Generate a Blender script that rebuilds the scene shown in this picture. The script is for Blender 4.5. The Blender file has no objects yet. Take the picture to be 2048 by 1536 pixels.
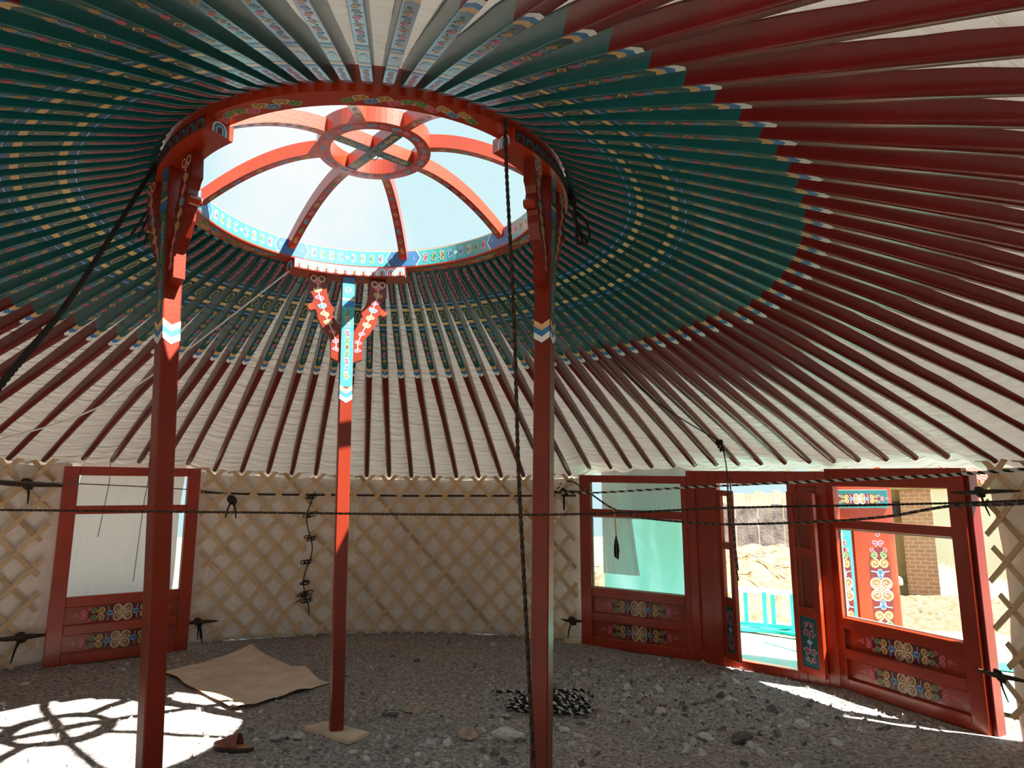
import bpy, bmesh, math, random
from math import sin, cos, pi, radians, sqrt, atan2, hypot
from mathutils import Vector, Matrix, noise
random.seed(7)
SC = bpy.context.scene
COL = SC.collection
CX, CY = -0.871, 4.3237            # centre of the tent on the ground
def g(x, y): return -.0145*(x-CX) + .0599*(y-CY)          # gently sloping yard
def ringz(x, y): return 3.453 + .0367*(x-CX) - .0233*(y-CY)
def pol(r, az, z=0.0):
    a = radians(az); return Vector((CX+r*cos(a), CY+r*sin(a), z))
def ringp(r, az, dz):
    p = pol(r, az); p.z = ringz(p.x, p.y)+dz; return p
def lerp(a, b, t): return a+(b-a)*t
def interp(tab, x):
    if x <= tab[0][0]: return tab[0][1]
    for (a, va), (b, vb) in zip(tab, tab[1:]):
        if x <= b: return lerp(va, vb, (x-a)/(b-a))
    return tab[-1][1]

# ------------------------------------------------------------------ materials
MATS = {}
GLOSSY = ('_line', '_fill', 'tan', 'blue', 'white', 'navy', 'maroon', 'aqua')
def mat(name, col, rough=.6, spec=.3, var=.12, scale=6, bump=0.0, bscale=40, coat=0.0, metal=0.0, col2=None):
    if name.endswith(GLOSSY): coat = .3
    m = bpy.data.materials.new(name); m.use_nodes = True
    nt = m.node_tree; N = nt.nodes; L = nt.links; b = N['Principled BSDF']
    tc = N.new('ShaderNodeTexCoord'); no = N.new('ShaderNodeTexNoise')
    no.inputs['Scale'].default_value = scale; no.inputs['Detail'].default_value = 4
    L.new(tc.outputs['Object'], no.inputs['Vector'])
    rp = N.new('ShaderNodeValToRGB'); e = rp.color_ramp.elements
    c2 = col2 or tuple(c*(1-2*var) for c in col); c1 = col if col2 else tuple(min(1, c*(1+var)) for c in col)
    e[0].position = .3; e[1].position = .7
    e[0].color = (*c2, 1); e[1].color = (*c1, 1)
    L.new(no.outputs['Fac'], rp.inputs['Fac']); L.new(rp.outputs['Color'], b.inputs['Base Color'])
    b.inputs['Roughness'].default_value = rough; b.inputs['Specular IOR Level'].default_value = spec
    b.inputs['Coat Weight'].default_value = coat; b.inputs['Coat Roughness'].default_value = .15
    b.inputs['Metallic'].default_value = metal
    if bump:
        n2 = N.new('ShaderNodeTexNoise'); n2.inputs['Scale'].default_value = bscale; n2.inputs['Detail'].default_value = 5
        L.new(tc.outputs['Object'], n2.inputs['Vector'])
        bp = N.new('ShaderNodeBump'); bp.inputs['Strength'].default_value = bump; bp.inputs['Distance'].default_value = .02
        L.new(n2.outputs['Fac'], bp.inputs['Height']); L.new(bp.outputs['Normal'], b.inputs['Normal'])
    MATS[name] = m
    return m
mat('red', (.30, .020, .003), .32, .5, .12, 3, .05, 60, coat=.35)
mat('red_shaded', (.155, .010, .002), .36, .4, .12, 3, .05, 60, coat=.15)  # darker copy of red, the columns' shade put into the colour
mat('red_deep', (.125, .005, .005), .34, .4, .15, 3, .05, 60, coat=.2)
mat('teal', (.004, .082, .094), .32, .5, .12, 4, .04, 60, coat=.35)
mat('aqua', (.03, .30, .33), .4, .4, .1, 4)
mat('navy', (.02, .10, .26), .45, .4, .1, 8)
mat('tan', (.62, .40, .19), .5, .3, .1, 12)
mat('blue', (.03, .17, .42), .45, .3, .1, 12)
mat('white', (.72, .74, .80), .5, .3, .05, 12)
mat('cream_line', (.75, .60, .42), .5, .3, .05, 12)
mat('pink_line', (.68, .20, .26), .5, .3, .08, 12)
mat('pink_fill', (.36, .035, .08), .5, .3, .08, 12)
mat('blue_line', (.24, .40, .58), .5, .3, .08, 12)
mat('blue_fill', (.03, .10, .24), .5, .3, .08, 12)
mat('tan_line', (.66, .45, .20), .5, .3, .08, 12)
mat('tan_fill', (.24, .10, .03), .5, .3, .08, 12)
mat('green_line', (.24, .34, .14), .5, .3, .08, 12)
mat('green_fill', (.05, .11, .035), .5, .3, .08, 12)
mat('maroon', (.10, .006, .012), .5, .3, .08, 12)
mat('slat', (.66, .47, .30), .6, .25, .0, 5, .15, 50, col2=(.54, .37, .23))
mat('slat_dark', (.52, .36, .22), .65, .2, .0, 5, .15, 50, col2=(.36, .23, .13))
mat('rivet', (.05, .03, .02), .6)
mat('plywood', (.60, .46, .33), .6, .3, .12, 9, .1, 80)
mat('rope_black', (.022, .018, .016), .85, .15, .2, 60)
mat('rope_brown', (.055, .038, .030), .85, .15, .25, 60)
mat('rope_white', (.62, .60, .56), .8, .2, .15, 60)
mat('rope_grey', (.17, .14, .125), .85, .15, .25, 60, .5, 200)
mat('string_white', (.75, .73, .70), .7, .2, .05, 40)
mat('string_yellow', (.70, .40, .10), .7, .2, .1, 40)
mat('iron', (.25, .25, .25), .35, .5, .1, 20, metal=.9)
mat('cardboard', (.70, .53, .42), .85, .1, .1, 5, .15, 30)
mat('cardboard_edge', (.18, .10, .06), .9, .1, .2, 30)
mat('leather', (.22, .065, .05), .5, .4, .2, 12, .1, 120)
mat('insole', (.45, .20, .09), .6, .3, .1, 12)
mat('rubber', (.035, .03, .028), .7, .3, .2, 20)
mat('stone_grey', (.42, .40, .39), .8, .2, .2, 18, .3, 60)
mat('stone_pale', (.55, .51, .48), .8, .2, .15, 18, .3, 60)
mat('stone_dark', (.15, .135, .13), .8, .2, .2, 18, .3, 60)
mat('stone_rust', (.38, .29, .24), .85, .2, .2, 18, .3, 60)
mat('fence_wood', (.24, .22, .22), .85, .15, .3, 5, .4, 30)
mat('fence_sunlit', (.65, .42, .24), .85, .15, .2, 5, .3, 30)  # fence wood with sunlight put into its pale colour
mat('pile_earth', (.42, .23, .12), .95, .1, .0, 9, 1.0, 22, col2=(.16, .075, .035))
mat('straw_earth', (.20, .145, .08), .95, .1, .0, 14, 1.0, 30, col2=(.09, .06, .03))
mat('tarp_white', (.26, .80, .64), .6, .3, .05, 3)
mat('tarp_green', (.02, .42, .34), .45, .4, .2, 5)
mat('ladder_green', (.05, .46, .42), .4, .4, .12, 8)
mat('ladder_lit', (.75, .82, .82), .35, .5, .05, 8)
mat('wall_olive', (.30, .23, .11), .9, .15, .15, 6, .2, 30)
mat('wall_cream', (.80, .74, .48), .9, .15, .04, 3)
mat('roof_red', (.45, .16, .12), .8, .2, .2, 8)
mat('pvc', (.75, .76, .76), .4, .4, .03, 8)
mat('black', (.02, .02, .022), .6, .3, .1, 8)
mat('pale_tint', (.62, .70, .64), .5, .3, .05, 8)
mat('felt_grey', (.52, .49, .50), .95, .05, .1, 4, .25, 14)

def fabric(name, col, col2, trans, uvs, bump, tcol=None):
    m = bpy.data.materials.new(name); m.use_nodes = True
    nt = m.node_tree; N = nt.nodes; L = nt.links; b = N['Principled BSDF']; out = N['Material Output']
    uv = N.new('ShaderNodeUVMap'); mp = N.new('ShaderNodeMapping'); mp.inputs['Scale'].default_value = uvs
    L.new(uv.outputs['UV'], mp.inputs['Vector'])
    n1 = N.new('ShaderNodeTexNoise'); n1.inputs['Scale'].default_value = 1; n1.inputs['Detail'].default_value = 3; n1.inputs['Distortion'].default_value = .6
    L.new(mp.outputs['Vector'], n1.inputs['Vector'])
    tc = N.new('ShaderNodeTexCoord'); n2 = N.new('ShaderNodeTexNoise'); n2.inputs['Scale'].default_value = 1.6; n2.inputs['Detail'].default_value = 5
    L.new(tc.outputs['Object'], n2.inputs['Vector'])
    rp = N.new('ShaderNodeValToRGB'); rp.color_ramp.elements[0].position = .3; rp.color_ramp.elements[1].position = .7
    rp.color_ramp.elements[0].color = (*col2, 1); rp.color_ramp.elements[1].color = (*col, 1)
    L.new(n2.outputs['Fac'], rp.inputs['Fac']); L.new(rp.outputs['Color'], b.inputs['Base Color'])
    b.inputs['Roughness'].default_value = .95; b.inputs['Specular IOR Level'].default_value = .05
    bp = N.new('ShaderNodeBump'); bp.inputs['Strength'].default_value = bump; bp.inputs['Distance'].default_value = .07
    L.new(n1.outputs['Fac'], bp.inputs['Height']); L.new(bp.outputs['Normal'], b.inputs['Normal'])
    if trans:
        t = N.new('ShaderNodeBsdfTranslucent'); t.inputs['Color'].default_value = (*(tcol or col), 1)
        L.new(bp.outputs['Normal'], t.inputs['Normal'])
        mx = N.new('ShaderNodeMixShader'); mx.inputs['Fac'].default_value = trans
        L.new(b.outputs['BSDF'], mx.inputs[1]); L.new(t.outputs['BSDF'], mx.inputs[2]); L.new(mx.outputs['Shader'], out.inputs['Surface'])
    MATS[name] = m
fabric('canvas', (.58, .515, .465), (.50, .44, .39), .025, (3.5, 19, 1), .75, (.80, .74, .68))
fabric('felt', (.86, .785, .74), (.72, .65, .605), .05, (7, 5, 1), .6, (.7, .62, .52))
fabric('felt_sheet', (.74, .71, .76), (.64, .61, .66), .22, (6, 3, 1), .6)

fabric('tarp_hung', (.42, .72, .68), (.36, .66, .62), .25, (3, 3, 1), .3, (.35, .75, .68))
def glass_mat():
    m = bpy.data.materials.new('glass'); m.use_nodes = True
    nt = m.node_tree; N = nt.nodes; L = nt.links; out = N['Material Output']; N.remove(N['Principled BSDF'])
    t = N.new('ShaderNodeBsdfTransparent'); t.inputs['Color'].default_value = (.93, .97, .95, 1)
    gl = N.new('ShaderNodeBsdfGlossy'); gl.inputs['Roughness'].default_value = .02
    no = N.new('ShaderNodeTexNoise'); no.inputs['Scale'].default_value = 3
    fr = N.new('ShaderNodeFresnel'); fr.inputs['IOR'].default_value = 1.45
    mx = N.new('ShaderNodeMixShader'); L.new(fr.outputs['Fac'], mx.inputs['Fac']); L.new(t.outputs['BSDF'], mx.inputs[1]); L.new(gl.outputs['BSDF'], mx.inputs[2])
    L.new(mx.outputs['Shader'], out.inputs['Surface']); MATS['glass'] = m
glass_mat()

def dirt_mat(name, a, b_, c, sc):
    m = bpy.data.materials.new(name); m.use_nodes = True
    nt = m.node_tree; N = nt.nodes; L = nt.links; b = N['Principled BSDF']
    tc = N.new('ShaderNodeTexCoord')
    n1 = N.new('ShaderNodeTexNoise'); n1.inputs['Scale'].default_value = 1.1*sc; n1.inputs['Detail'].default_value = 6
    n2 = N.new('ShaderNodeTexNoise'); n2.inputs['Scale'].default_value = 34*sc; n2.inputs['Detail'].default_value = 6; n2.inputs['Roughness'].default_value = .7
    vo = N.new('ShaderNodeTexVoronoi'); vo.inputs['Scale'].default_value = 42*sc
    for n in (n1, n2, vo): L.new(tc.outputs['Object'], n.inputs['Vector'])
    r1 = N.new('ShaderNodeValToRGB'); r1.color_ramp.elements[0].position = .35; r1.color_ramp.elements[1].position = .65
    r1.color_ramp.elements[0].color = (*a, 1); r1.color_ramp.elements[1].color = (*b_, 1); L.new(n1.outputs['Fac'], r1.inputs['Fac'])
    r2 = N.new('ShaderNodeValToRGB'); r2.color_ramp.elements[0].position = .35; r2.color_ramp.elements[1].position = .60
    r2.color_ramp.elements[0].color = (.22, .22, .22, 1); r2.color_ramp.elements[1].color = (1.0, 1.0, 1.0, 1); L.new(n2.outputs['Fac'], r2.inputs['Fac'])
    mu = N.new('ShaderNodeMixRGB'); mu.blend_type = 'MULTIPLY'; mu.inputs['Fac'].default_value = 1
    L.new(r1.outputs['Color'], mu.inputs['Color1']); L.new(r2.outputs['Color'], mu.inputs['Color2'])
    r3 = N.new('ShaderNodeValToRGB'); r3.color_ramp.elements[0].position = .0; r3.color_ramp.elements[1].position = 1.0
    L.new(vo.outputs['Color'], r3.inputs['Fac']); r3.color_ramp.elements[0].color = (0, 0, 0, 1); r3.color_ramp.elements[1].color = (1, 1, 1, 1)
    m3 = N.new('ShaderNodeMixRGB'); m3.blend_type = 'MIX'; L.new(r3.outputs['Color'], m3.inputs['Fac'])
    mm = N.new('ShaderNodeMath'); mm.operation = 'GREATER_THAN'; mm.inputs[1].default_value = .88; L.new(r3.outputs['Color'], mm.inputs[0]); L.new(mm.outputs[0], m3.inputs['Fac'])
    L.new(mu.outputs['Color'], m3.inputs['Color1']); m3.inputs['Color2'].default_value = (*c, 1)
    L.new(m3.outputs['Color'], b.inputs['Base Color'])
    b.inputs['Roughness'].default_value = .95; b.inputs['Specular IOR Level'].default_value = .08
    bp = N.new('ShaderNodeBump'); bp.inputs['Strength'].default_value = .8; bp.inputs['Distance'].default_value = .025
    ad = N.new('ShaderNodeMath'); ad.operation = 'ADD'; L.new(n2.outputs['Fac'], ad.inputs[0]); L.new(vo.outputs['Distance'], ad.inputs[1])
    L.new(ad.outputs[0], bp.inputs['Height']); L.new(bp.outputs['Normal'], b.inputs['Normal'])
    MATS[name] = m
dirt_mat('dirt', (.52, .44, .40), (.44, .40, .385), (.54, .51, .49), 1)
dirt_mat('yard', (.36, .27, .17), (.42, .33, .22), (.5, .45, .36), .5)

def brick_mat():
    m = bpy.data.materials.new('brick'); m.use_nodes = True
    nt = m.node_tree; N = nt.nodes; L = nt.links; b = N['Principled BSDF']
    tc = N.new('ShaderNodeTexCoord'); mp = N.new('ShaderNodeMapping'); mp.inputs['Rotation'].default_value = (pi/2, 0, 0)
    br = N.new('ShaderNodeTexBrick'); br.inputs['Scale'].default_value = 4.2
    br.inputs['Color1'].default_value = (.33, .17, .10, 1); br.inputs['Color2'].default_value = (.27, .14, .09, 1); br.inputs['Mortar'].default_value = (.42, .33, .25, 1)
    L.new(tc.outputs['Object'], mp.inputs['Vector']); L.new(mp.outputs['Vector'], br.inputs['Vector']); L.new(br.outputs['Color'], b.inputs['Base Color'])
    b.inputs['Roughness'].default_value = .9; MATS['brick'] = m
brick_mat()

# ------------------------------------------------------------------ mesh builder
ORG = {}
def tag(o, label=None, cat=None, group=None, kind=None):
    if label: o['label'] = label
    if cat: o['category'] = cat
    if group: o['group'] = group
    if kind: o['kind'] = kind
    return o
def empty(name, loc, label, cat, group=None, kind=None):
    o = bpy.data.objects.new(name, None); o.empty_display_size = .1; o.location = loc; COL.objects.link(o)
    ORG[o.name] = Vector(loc); return tag(o, label, cat, group, kind)
class MB:
    def __init__(s): s.v = []; s.f = []; s.m = []; s.mats = []; s.uv = None
    def mi(s, name):
        if name not in s.mats: s.mats.append(name)
        return s.mats.index(name)
    def face(s, pts, m):
        i = len(s.v); s.v += [Vector(p) for p in pts]; s.f.append(tuple(range(i, i+len(pts)))); s.m.append(s.mi(m))
    def add(s, pts, faces, m):
        i = len(s.v); s.v += [Vector(p) for p in pts]
        k = s.mi(m) if isinstance(m, str) else None
        for n, fc in enumerate(faces):
            s.f.append(tuple(i+j for j in fc)); s.m.append(k if k is not None else s.mi(m[n]))
    def box(s, x0, x1, y0, y1, z0, z1, m, fn=None, bev=0.0):
        """box with optionally chamfered vertical/horizontal edges, mapped through fn(x,y,z)"""
        fn = fn or (lambda x, y, z: Vector((x, y, z)))
        if bev <= 0:
            p = [fn(x, y, z) for z in (z0, z1) for y in (y0, y1) for x in (x0, x1)]
            s.add(p, [(0, 2, 3, 1), (4, 5, 7, 6), (0, 1, 5, 4), (2, 6, 7, 3), (0, 4, 6, 2), (1, 3, 7, 5)], m)
        else:
            b = min(bev, (x1-x0)*.45, (y1-y0)*.45, (z1-z0)*.45)
            bmx = bmesh.new(); bmesh.ops.create_cube(bmx, size=1)
            for v in bmx.verts: v.co = Vector((lerp(x0, x1, v.co.x+.5), lerp(y0, y1, v.co.y+.5), lerp(z0, z1, v.co.z+.5)))
            bmesh.ops.bevel(bmx, geom=bmx.edges[:], offset=b, segments=1, affect='EDGES')
            bmx.verts.index_update()
            s.add([fn(*v.co) for v in bmx.verts], [tuple(v.index for v in f.verts) for f in bmx.faces], m); bmx.free()
    def sweep(s, rings, m, cap=True, closed=True):
        n = len(rings[0]); i0 = len(s.v)
        for r in rings: s.v += [Vector(p) for p in r]
        for k in range(len(rings)-1):
            mk = m(k) if callable(m) else m
            for j in range(n if closed else n-1):
                a = i0+k*n+j; b = i0+k*n+(j+1) % n
                s.f.append((a, b, b+n, a+n)); s.m.append(s.mi(mk))
        if cap and closed:
            m0 = m(0) if callable(m) else m; m1 = m(len(rings)-2) if callable(m) else m
            s.f.append(tuple(i0+j for j in reversed(range(n)))); s.m.append(s.mi(m0))
            s.f.append(tuple(i0+(len(rings)-1)*n+j for j in range(n))); s.m.append(s.mi(m1))
    def grid(s, fn, nu, nv, m, uvf=None):
        i0 = len(s.v); s.uvp = getattr(s, 'uvp', {})
        for a in range(nu+1):
            for b in range(nv+1):
                if uvf: s.uvp[len(s.v)] = uvf(a/nu, b/nv)
                s.v.append(Vector(fn(a/nu, b/nv)))
        for a in range(nu):
            for b in range(nv):
                q = i0+a*(nv+1)+b; s.f.append((q, q+1, q+nv+2, q+nv+1)); s.m.append(s.mi(m))
    def build(s, name, parent=None, smooth=False, recalc=True, loc=None, local=False):
        if parent is not None:
            org = Vector((0, 0, 0)) if local else ORG[parent.name]
        else:
            if loc is None:
                xs = [v.x for v in s.v]; ys = [v.y for v in s.v]; zs = [v.z for v in s.v]
                loc = Vector(((min(xs)+max(xs))/2, (min(ys)+max(ys))/2, min(zs)))
            org = Vector(loc)
        me = bpy.data.meshes.new(name); me.from_pydata([tuple(v-org) for v in s.v], [], s.f)
        for mn in s.mats: me.materials.append(MATS[mn])
        me.polygons.foreach_set('material_index', s.m)
        if getattr(s, 'uvp', None):
            ul = me.uv_layers.new(name='UVMap')
            for lp in me.loops: ul.data[lp.index].uv = s.uvp.get(lp.vertex_index, (0, 0))
        if smooth: me.polygons.foreach_set('use_smooth', [True]*len(me.polygons))
        me.update()
        if recalc:
            b = bmesh.new(); b.from_mesh(me); bmesh.ops.recalc_face_normals(b, faces=b.faces[:]); b.to_mesh(me); b.free()
        o = bpy.data.objects.new(name, me); COL.objects.link(o)
        if parent is not None: o.parent = parent
        else: o.location = org
        ORG[o.name] = org
        return o

def catmull(P, step=.03):
    P = [Vector(p) for p in P]; out = []
    for i in range(len(P)-1):
        p0 = P[max(i-1, 0)]; p1 = P[i]; p2 = P[i+1]; p3 = P[min(i+2, len(P)-1)]
        n = max(2, int((p2-p1).length/step))
        for k in range(n):
            t = k/n
            out.append(.5*((2*p1)+(p2-p0)*t+(2*p0-5*p1+4*p2-p3)*t*t+(3*p1-p0-3*p2+p3)*t**3))
    out.append(P[-1]); return out
def frames(pts):
    T = [(pts[min(i+1, len(pts)-1)]-pts[max(i-1, 0)]).normalized() for i in range(len(pts))]
    up = Vector((0, 0, 1)) if abs(T[0].z) < .9 else Vector((1, 0, 0))
    U = []; u = (up-T[0]*up.dot(T[0])).normalized()
    for t in T:
        u = u-t*u.dot(t)
        if u.length < 1e-5: u = t.orthogonal()
        u.normalize(); U.append((u, t.cross(u)))
    return U
def rope(mb, P, r, mats, pitch=.08, step=None, lobes=.28, n=10, bias=0.0):
    """twisted two-strand rope along P"""
    pts = catmull(P, step or max(r*.9, pitch/8)); U = frames(pts); s = 0; rings = []; i0 = len(mb.v)
    for i, p in enumerate(pts):
        if i: s += (p-pts[i-1]).length
        ph = s/pitch*2*pi; u, w = U[i]; ring = []
        for j in range(n):
            a = 2*pi*j/n; rr = r*(1-lobes*.5+lobes*.5*cos(2*(a-ph)))
            ring.append(p+(u*cos(a)+w*sin(a))*rr)
        rings.append((ring, ph))
    for ring, ph in rings: mb.v += ring
    for k in range(len(rings)-1):
        for j in range(n):
            a = i0+k*n+j; b = i0+k*n+(j+1) % n
            am = 2*pi*(j+.5)/n - rings[k][1]
            mb.f.append((a, b, b+n, a+n)); mb.m.append(mb.mi(mats[0] if cos(am) >= -bias else mats[-1]))
    mb.f.append(tuple(i0+j for j in reversed(range(n)))); mb.m.append(mb.mi(mats[0]))
    e = i0+(len(rings)-1)*n; mb.f.append(tuple(e+j for j in range(n))); mb.m.append(mb.mi(mats[0]))
def tube(mb, P, r, m, n=8, step=.04, taper=None):
    pts = catmull(P, step); U = frames(pts); N = len(pts)
    mb.sweep([[p+(U[i][0]*cos(2*pi*j/n)+U[i][1]*sin(2*pi*j/n))*(r*(taper(i/(N-1)) if taper else 1)) for j in range(n)] for i, p in enumerate(pts)], m)
def bar(mb, A, B, w, h, m, up=Vector((0, 0, 1))):
    A = Vector(A); B = Vector(B); x = (B-A).normalized(); y = up.cross(x).normalized(); z = x.cross(y)
    L = (B-A).length
    mb.box(0, L, -w/2, w/2, -h/2, h/2, m, lambda a, b, c: A+x*a+y*b+z*c, bev=min(w, h)*.12)

# ------------------------------------------------------------------ painted scrollwork
class Paint:
    def __init__(s): s.q = []
    def poly(s, pts, m, l=0): s.q.append((pts, m, l))
    def stroke(s, pts, w, m, l=1):
        for i in range(len(pts)-1):
            (x0, y0), (x1, y1) = pts[i], pts[i+1]; d = hypot(x1-x0, y1-y0) or 1e-9; nx, ny = -(y1-y0)/d*w/2, (x1-x0)/d*w/2
            s.q.append(([(x0+nx, y0+ny), (x1+nx, y1+ny), (x1-nx, y1-ny), (x0-nx, y0-ny)], m, l))
    def disc(s, c, r, m, l=0, ry=None, n=12):
        s.q.append(([(c[0]+r*cos(2*pi*k/n), c[1]+(ry or r)*sin(2*pi*k/n)) for k in range(n)], m, l))
    def ring(s, c, r, w, m, l=1, ry=None, n=14):
        s.stroke([(c[0]+r*cos(2*pi*k/n), c[1]+(ry or r)*sin(2*pi*k/n)) for k in range(n+1)], w, m, l)
    def spiral(s, c, r, a0, turns, d, w, m, l=2, n=16):
        s.stroke([(c[0]+r*(1-.82*k/n)*cos(a0+d*turns*2*pi*k/n), c[1]+r*(1-.82*k/n)*sin(a0+d*turns*2*pi*k/n)) for k in range(n+1)], w, m, l)
    def rect(s, x0, x1, y0, y1, m, l=0, n=1):
        for k in range(n):
            a = lerp(x0, x1, k/n); b = lerp(x0, x1, (k+1)/n); s.q.append(([(a, y0), (b, y0), (b, y1), (a, y1)], m, l))
    def cloud(s, u, v, r, key, flip=1, rx=1.25):
        a, b = (u-.42*r*rx, v+flip*.16*r), (u+.42*r*rx, v-flip*.16*r)
        s.disc(a, r*.74, key+'_fill', 0, n=10); s.disc(b, r*.74, key+'_fill', 0, n=10)
        for c, f in ((a, flip), (b, -flip)):
            s.stroke([(c[0]+r*.74*cos(t), c[1]+r*.74*sin(t)) for t in [(pi*.15 if c is a else pi*1.15)+pi*1.7*k/10 for k in range(11)]], r*.2, key+'_line', 1)
            s.spiral(c, r*.46, pi/2 if f > 0 else -pi/2, 1.0, f, r*.16, key+'_line', 2, 8)
        s.stroke([(u+rx*r*1.05, v-flip*r*.5), (u+rx*r*1.4, v-flip*r*.1), (u+rx*r*1.3, v+flip*r*.35), (u+rx*r*1.1, v+flip*r*.2)], r*.17, key+'_line', 1)
    def knot(s, u, v, r, m='tan_line', bg='maroon'):
        s.poly([(u-r*1.35, v), (u, v-r), (u+r*1.35, v), (u, v+r)], m, 0)
        s.stroke([(u-r*.7, v), (u, v-r*.5), (u+r*.7, v), (u, v+r*.5), (u-r*.7, v)], r*.2, bg, 1)
        s.stroke([(u-r*.3, v), (u, v-r*.2), (u+r*.3, v), (u, v+r*.2), (u-r*.3, v)], r*.16, bg, 1)
    def chain(s, u0, u1, v, r, keys, gap=3.3):
        n = max(1, int((u1-u0)/(r*gap))); 
        for k in range(n):
            u = u0+(k+.5)*(u1-u0)/n
            key = keys[k % len(keys)]
            if key == 'knot': s.knot(u, v, r*1.1)
            else: s.cloud(u, v, r, key, 1 if k % 2 else -1)
    def chevrons(s, x0, step, k, w, cols=('tan', 'blue', 'white'), l=0, sgn=1):
        for i, c in enumerate(cols):
            a = x0+sgn*step*i; b = a+sgn*step
            s.q.append(([(a, -w), (a+sgn*k, 0), (b+sgn*k, 0), (b, -w)], c, l)); s.q.append(([(a+sgn*k, 0), (a, w), (b, w), (b+sgn*k, 0)], c, l))
    def emit(s, mb, fn, base=.0009, dl=.0007):
        for pts, m, l in s.q: mb.face([fn(u, v, base+dl*l) for u, v in pts], m)
def panel_motif(s, S=1.0):
    """symmetrical scroll ornament of the red panels, about 0.92 x 0.15 m"""
    def P(x, y): return (x*S, y*S)
    s.poly([P(x, y) for x, y in ((-.30, -.03), (-.26, -.06), (-.2, -.073), (.2, -.073), (.26, -.06), (.30, -.03), (.30, .03), (.26, .06), (.2, .073), (-.2, .073), (-.26, .06), (-.30, .03))], 'maroon', 0)
    for sx in (-1, 1):
        for sy in (-1, 1):
            s.disc(P(sx*.042, sy*.034), .036*S, 'tan_fill', 1); s.ring(P(sx*.042, sy*.036), .038*S, .009*S, 'cream_line', 2)
            s.spiral(P(sx*.040, sy*.034), .026*S, pi/2*sy, 1.0, sx*sy, .007*S, 'cream_line', 3, 10)
            s.disc(P(sx*.185, sy*.034), .034*S, 'tan_fill', 1); s.spiral(P(sx*.185, sy*.034), .036*S, pi/2*(1-sx), 1.35, -sx*sy, .009*S, 'tan_line', 2)
            s.disc(P(sx*.245, sy*.036), .024*S, 'green_fill', 1); s.spiral(P(sx*.245, sy*.036), .027*S, pi/2*(1-sx), 1.3, -sx*sy, .008*S, 'green_line', 2)
            s.stroke([P(sx*.10, sy*.004), P(sx*.125, sy*.03), P(sx*.13, sy*.065)], .008*S, 'blue_line', 2)
            s.spiral(P(sx*.335, sy*.024), .026*S, 0 if sx < 0 else pi, 1.3, sx*sy, .0075*S, 'pink_line', 2)
            s.spiral(P(sx*.285, sy*.044), .018*S, 0 if sx < 0 else pi, 1.2, -sx*sy, .006*S, 'pink_line', 2)
            s.disc(P(sx*.335, sy*.024), .02*S, 'pink_fill', 1)
        s.disc(P(sx*.112, 0), .032*S, 'blue_fill', 1, ry=.02*S); s.ring(P(sx*.112, 0), .032*S, .006*S, 'blue_line', 2, ry=.02*S)
        s.spiral(P(sx*.395, 0), .02*S, 0 if sx > 0 else pi, 1.2, sx, .006*S, 'pink_line', 2)
        s.disc(P(sx*.43, 0), .007*S, 'pink_line', 1)
    s.disc((0, 0), .012*S, 'tan_line', 4)

# ------------------------------------------------------------------ floor, yard, walls, roof canvas
FR = {'dl': Vector((.771, 8.424, .222)), 'pl': Vector((1.873, 7.718, .164)), 'jr': Vector((2.888, 6.838, .096)), 'pr': Vector((3.437, 5.619, .015)),
      'wl': Vector((-4.275, 7.094, .215)), 'wr': Vector((-3.299, 7.871, .248))}
mb = MB()
def floor_fn(a, b):
    r = 4.72*a; p = pol(r, 360*b)
    z = g(p.x, p.y)+.018*noise.noise(Vector((p.x*1.7, p.y*1.7, 0)))+.010*noise.noise(Vector((p.x*6, p.y*6, 3)))
    return Vector((p.x, p.y, z))
mb.grid(floor_fn, 110, 300, 'dirt')
floor = mb.build('floor', smooth=True)
tag(floor, 'bare stony brown dirt ground inside the tent', 'floor', kind='structure')
mb = MB()
def yard_fn(a, b):
    r = lerp(4.70, 40, a*a); p = pol(r, 360*b); q = pol(min(r, 14), 360*b)
    return Vector((p.x, p.y, g(q.x, q.y)-.03*min(1, (r-4.7)*2)+.03*noise.noise(Vector((p.x, p.y, 0)))*min(1, (r-4.7)*.6)))
mb.grid(yard_fn, 60, 120, 'yard')
tag(mb.build('ground', smooth=True), 'pale sunlit earth of the yard outside the doors', 'ground', kind='structure')

WT = [(-80, 2.14), (-40, 2.06), (0, 1.93), (10, 1.90), (16, 1.93), (17, 1.97), (33.8, 2.03), (51, 2.07), (67, 2.09), (69.5, 2.03), (85, 2.02), (100, 2.03), (122, 2.05), (125, 2.10), (140.5, 2.09), (143, 2.06), (180, 2.05), (230, 2.10), (281, 2.14)]
def foot_z(az): return interp(WT, ((az+80) % 360)-80)
def roofz(r, az):
    p = ringp(1.2, az, .07); t = (r-1.2)/(4.45-1.2)
    return lerp(p.z, foot_z(az), t)+4*t*(1-t)*.062
def felt_wall(name, a0, a1, label, edge=None):
    mb = MB(); n = max(6, int(abs(a1-a0)*1.2))
    def fn(a, b):
        az = lerp(a0, a1, a)
        if edge: az += edge(a, b)
        r = 4.585+.020*noise.noise(Vector((az*.09, b*2.5, 1)))+.012*noise.noise(Vector((az*.4, b*6, 5)))
        if b > .86: r += .012*noise.noise(Vector((az*.8, b*30, 9)))
        p = pol(r, az); z0 = g(p.x, p.y)-.0+.02*noise.noise(Vector((az*.2, 0, 2)))
        return Vector((p.x, p.y, lerp(z0, roofz(4.56, az)+.05, b)))
    mb.grid(fn, n*3, 40, 'felt', lambda a, b: (lerp(a0, a1, a)*.08, b*1.9))
    o = mb.build(name, smooth=True); tag(o, label, 'wall', kind='structure')
    md = o.modifiers.new('thick', 'SOLIDIFY'); md.thickness = .012; md.offset = -1
felt_wall('wall_back', 68.0, 124.8, 'pale felt wall lining behind the lattice at the back')
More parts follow.
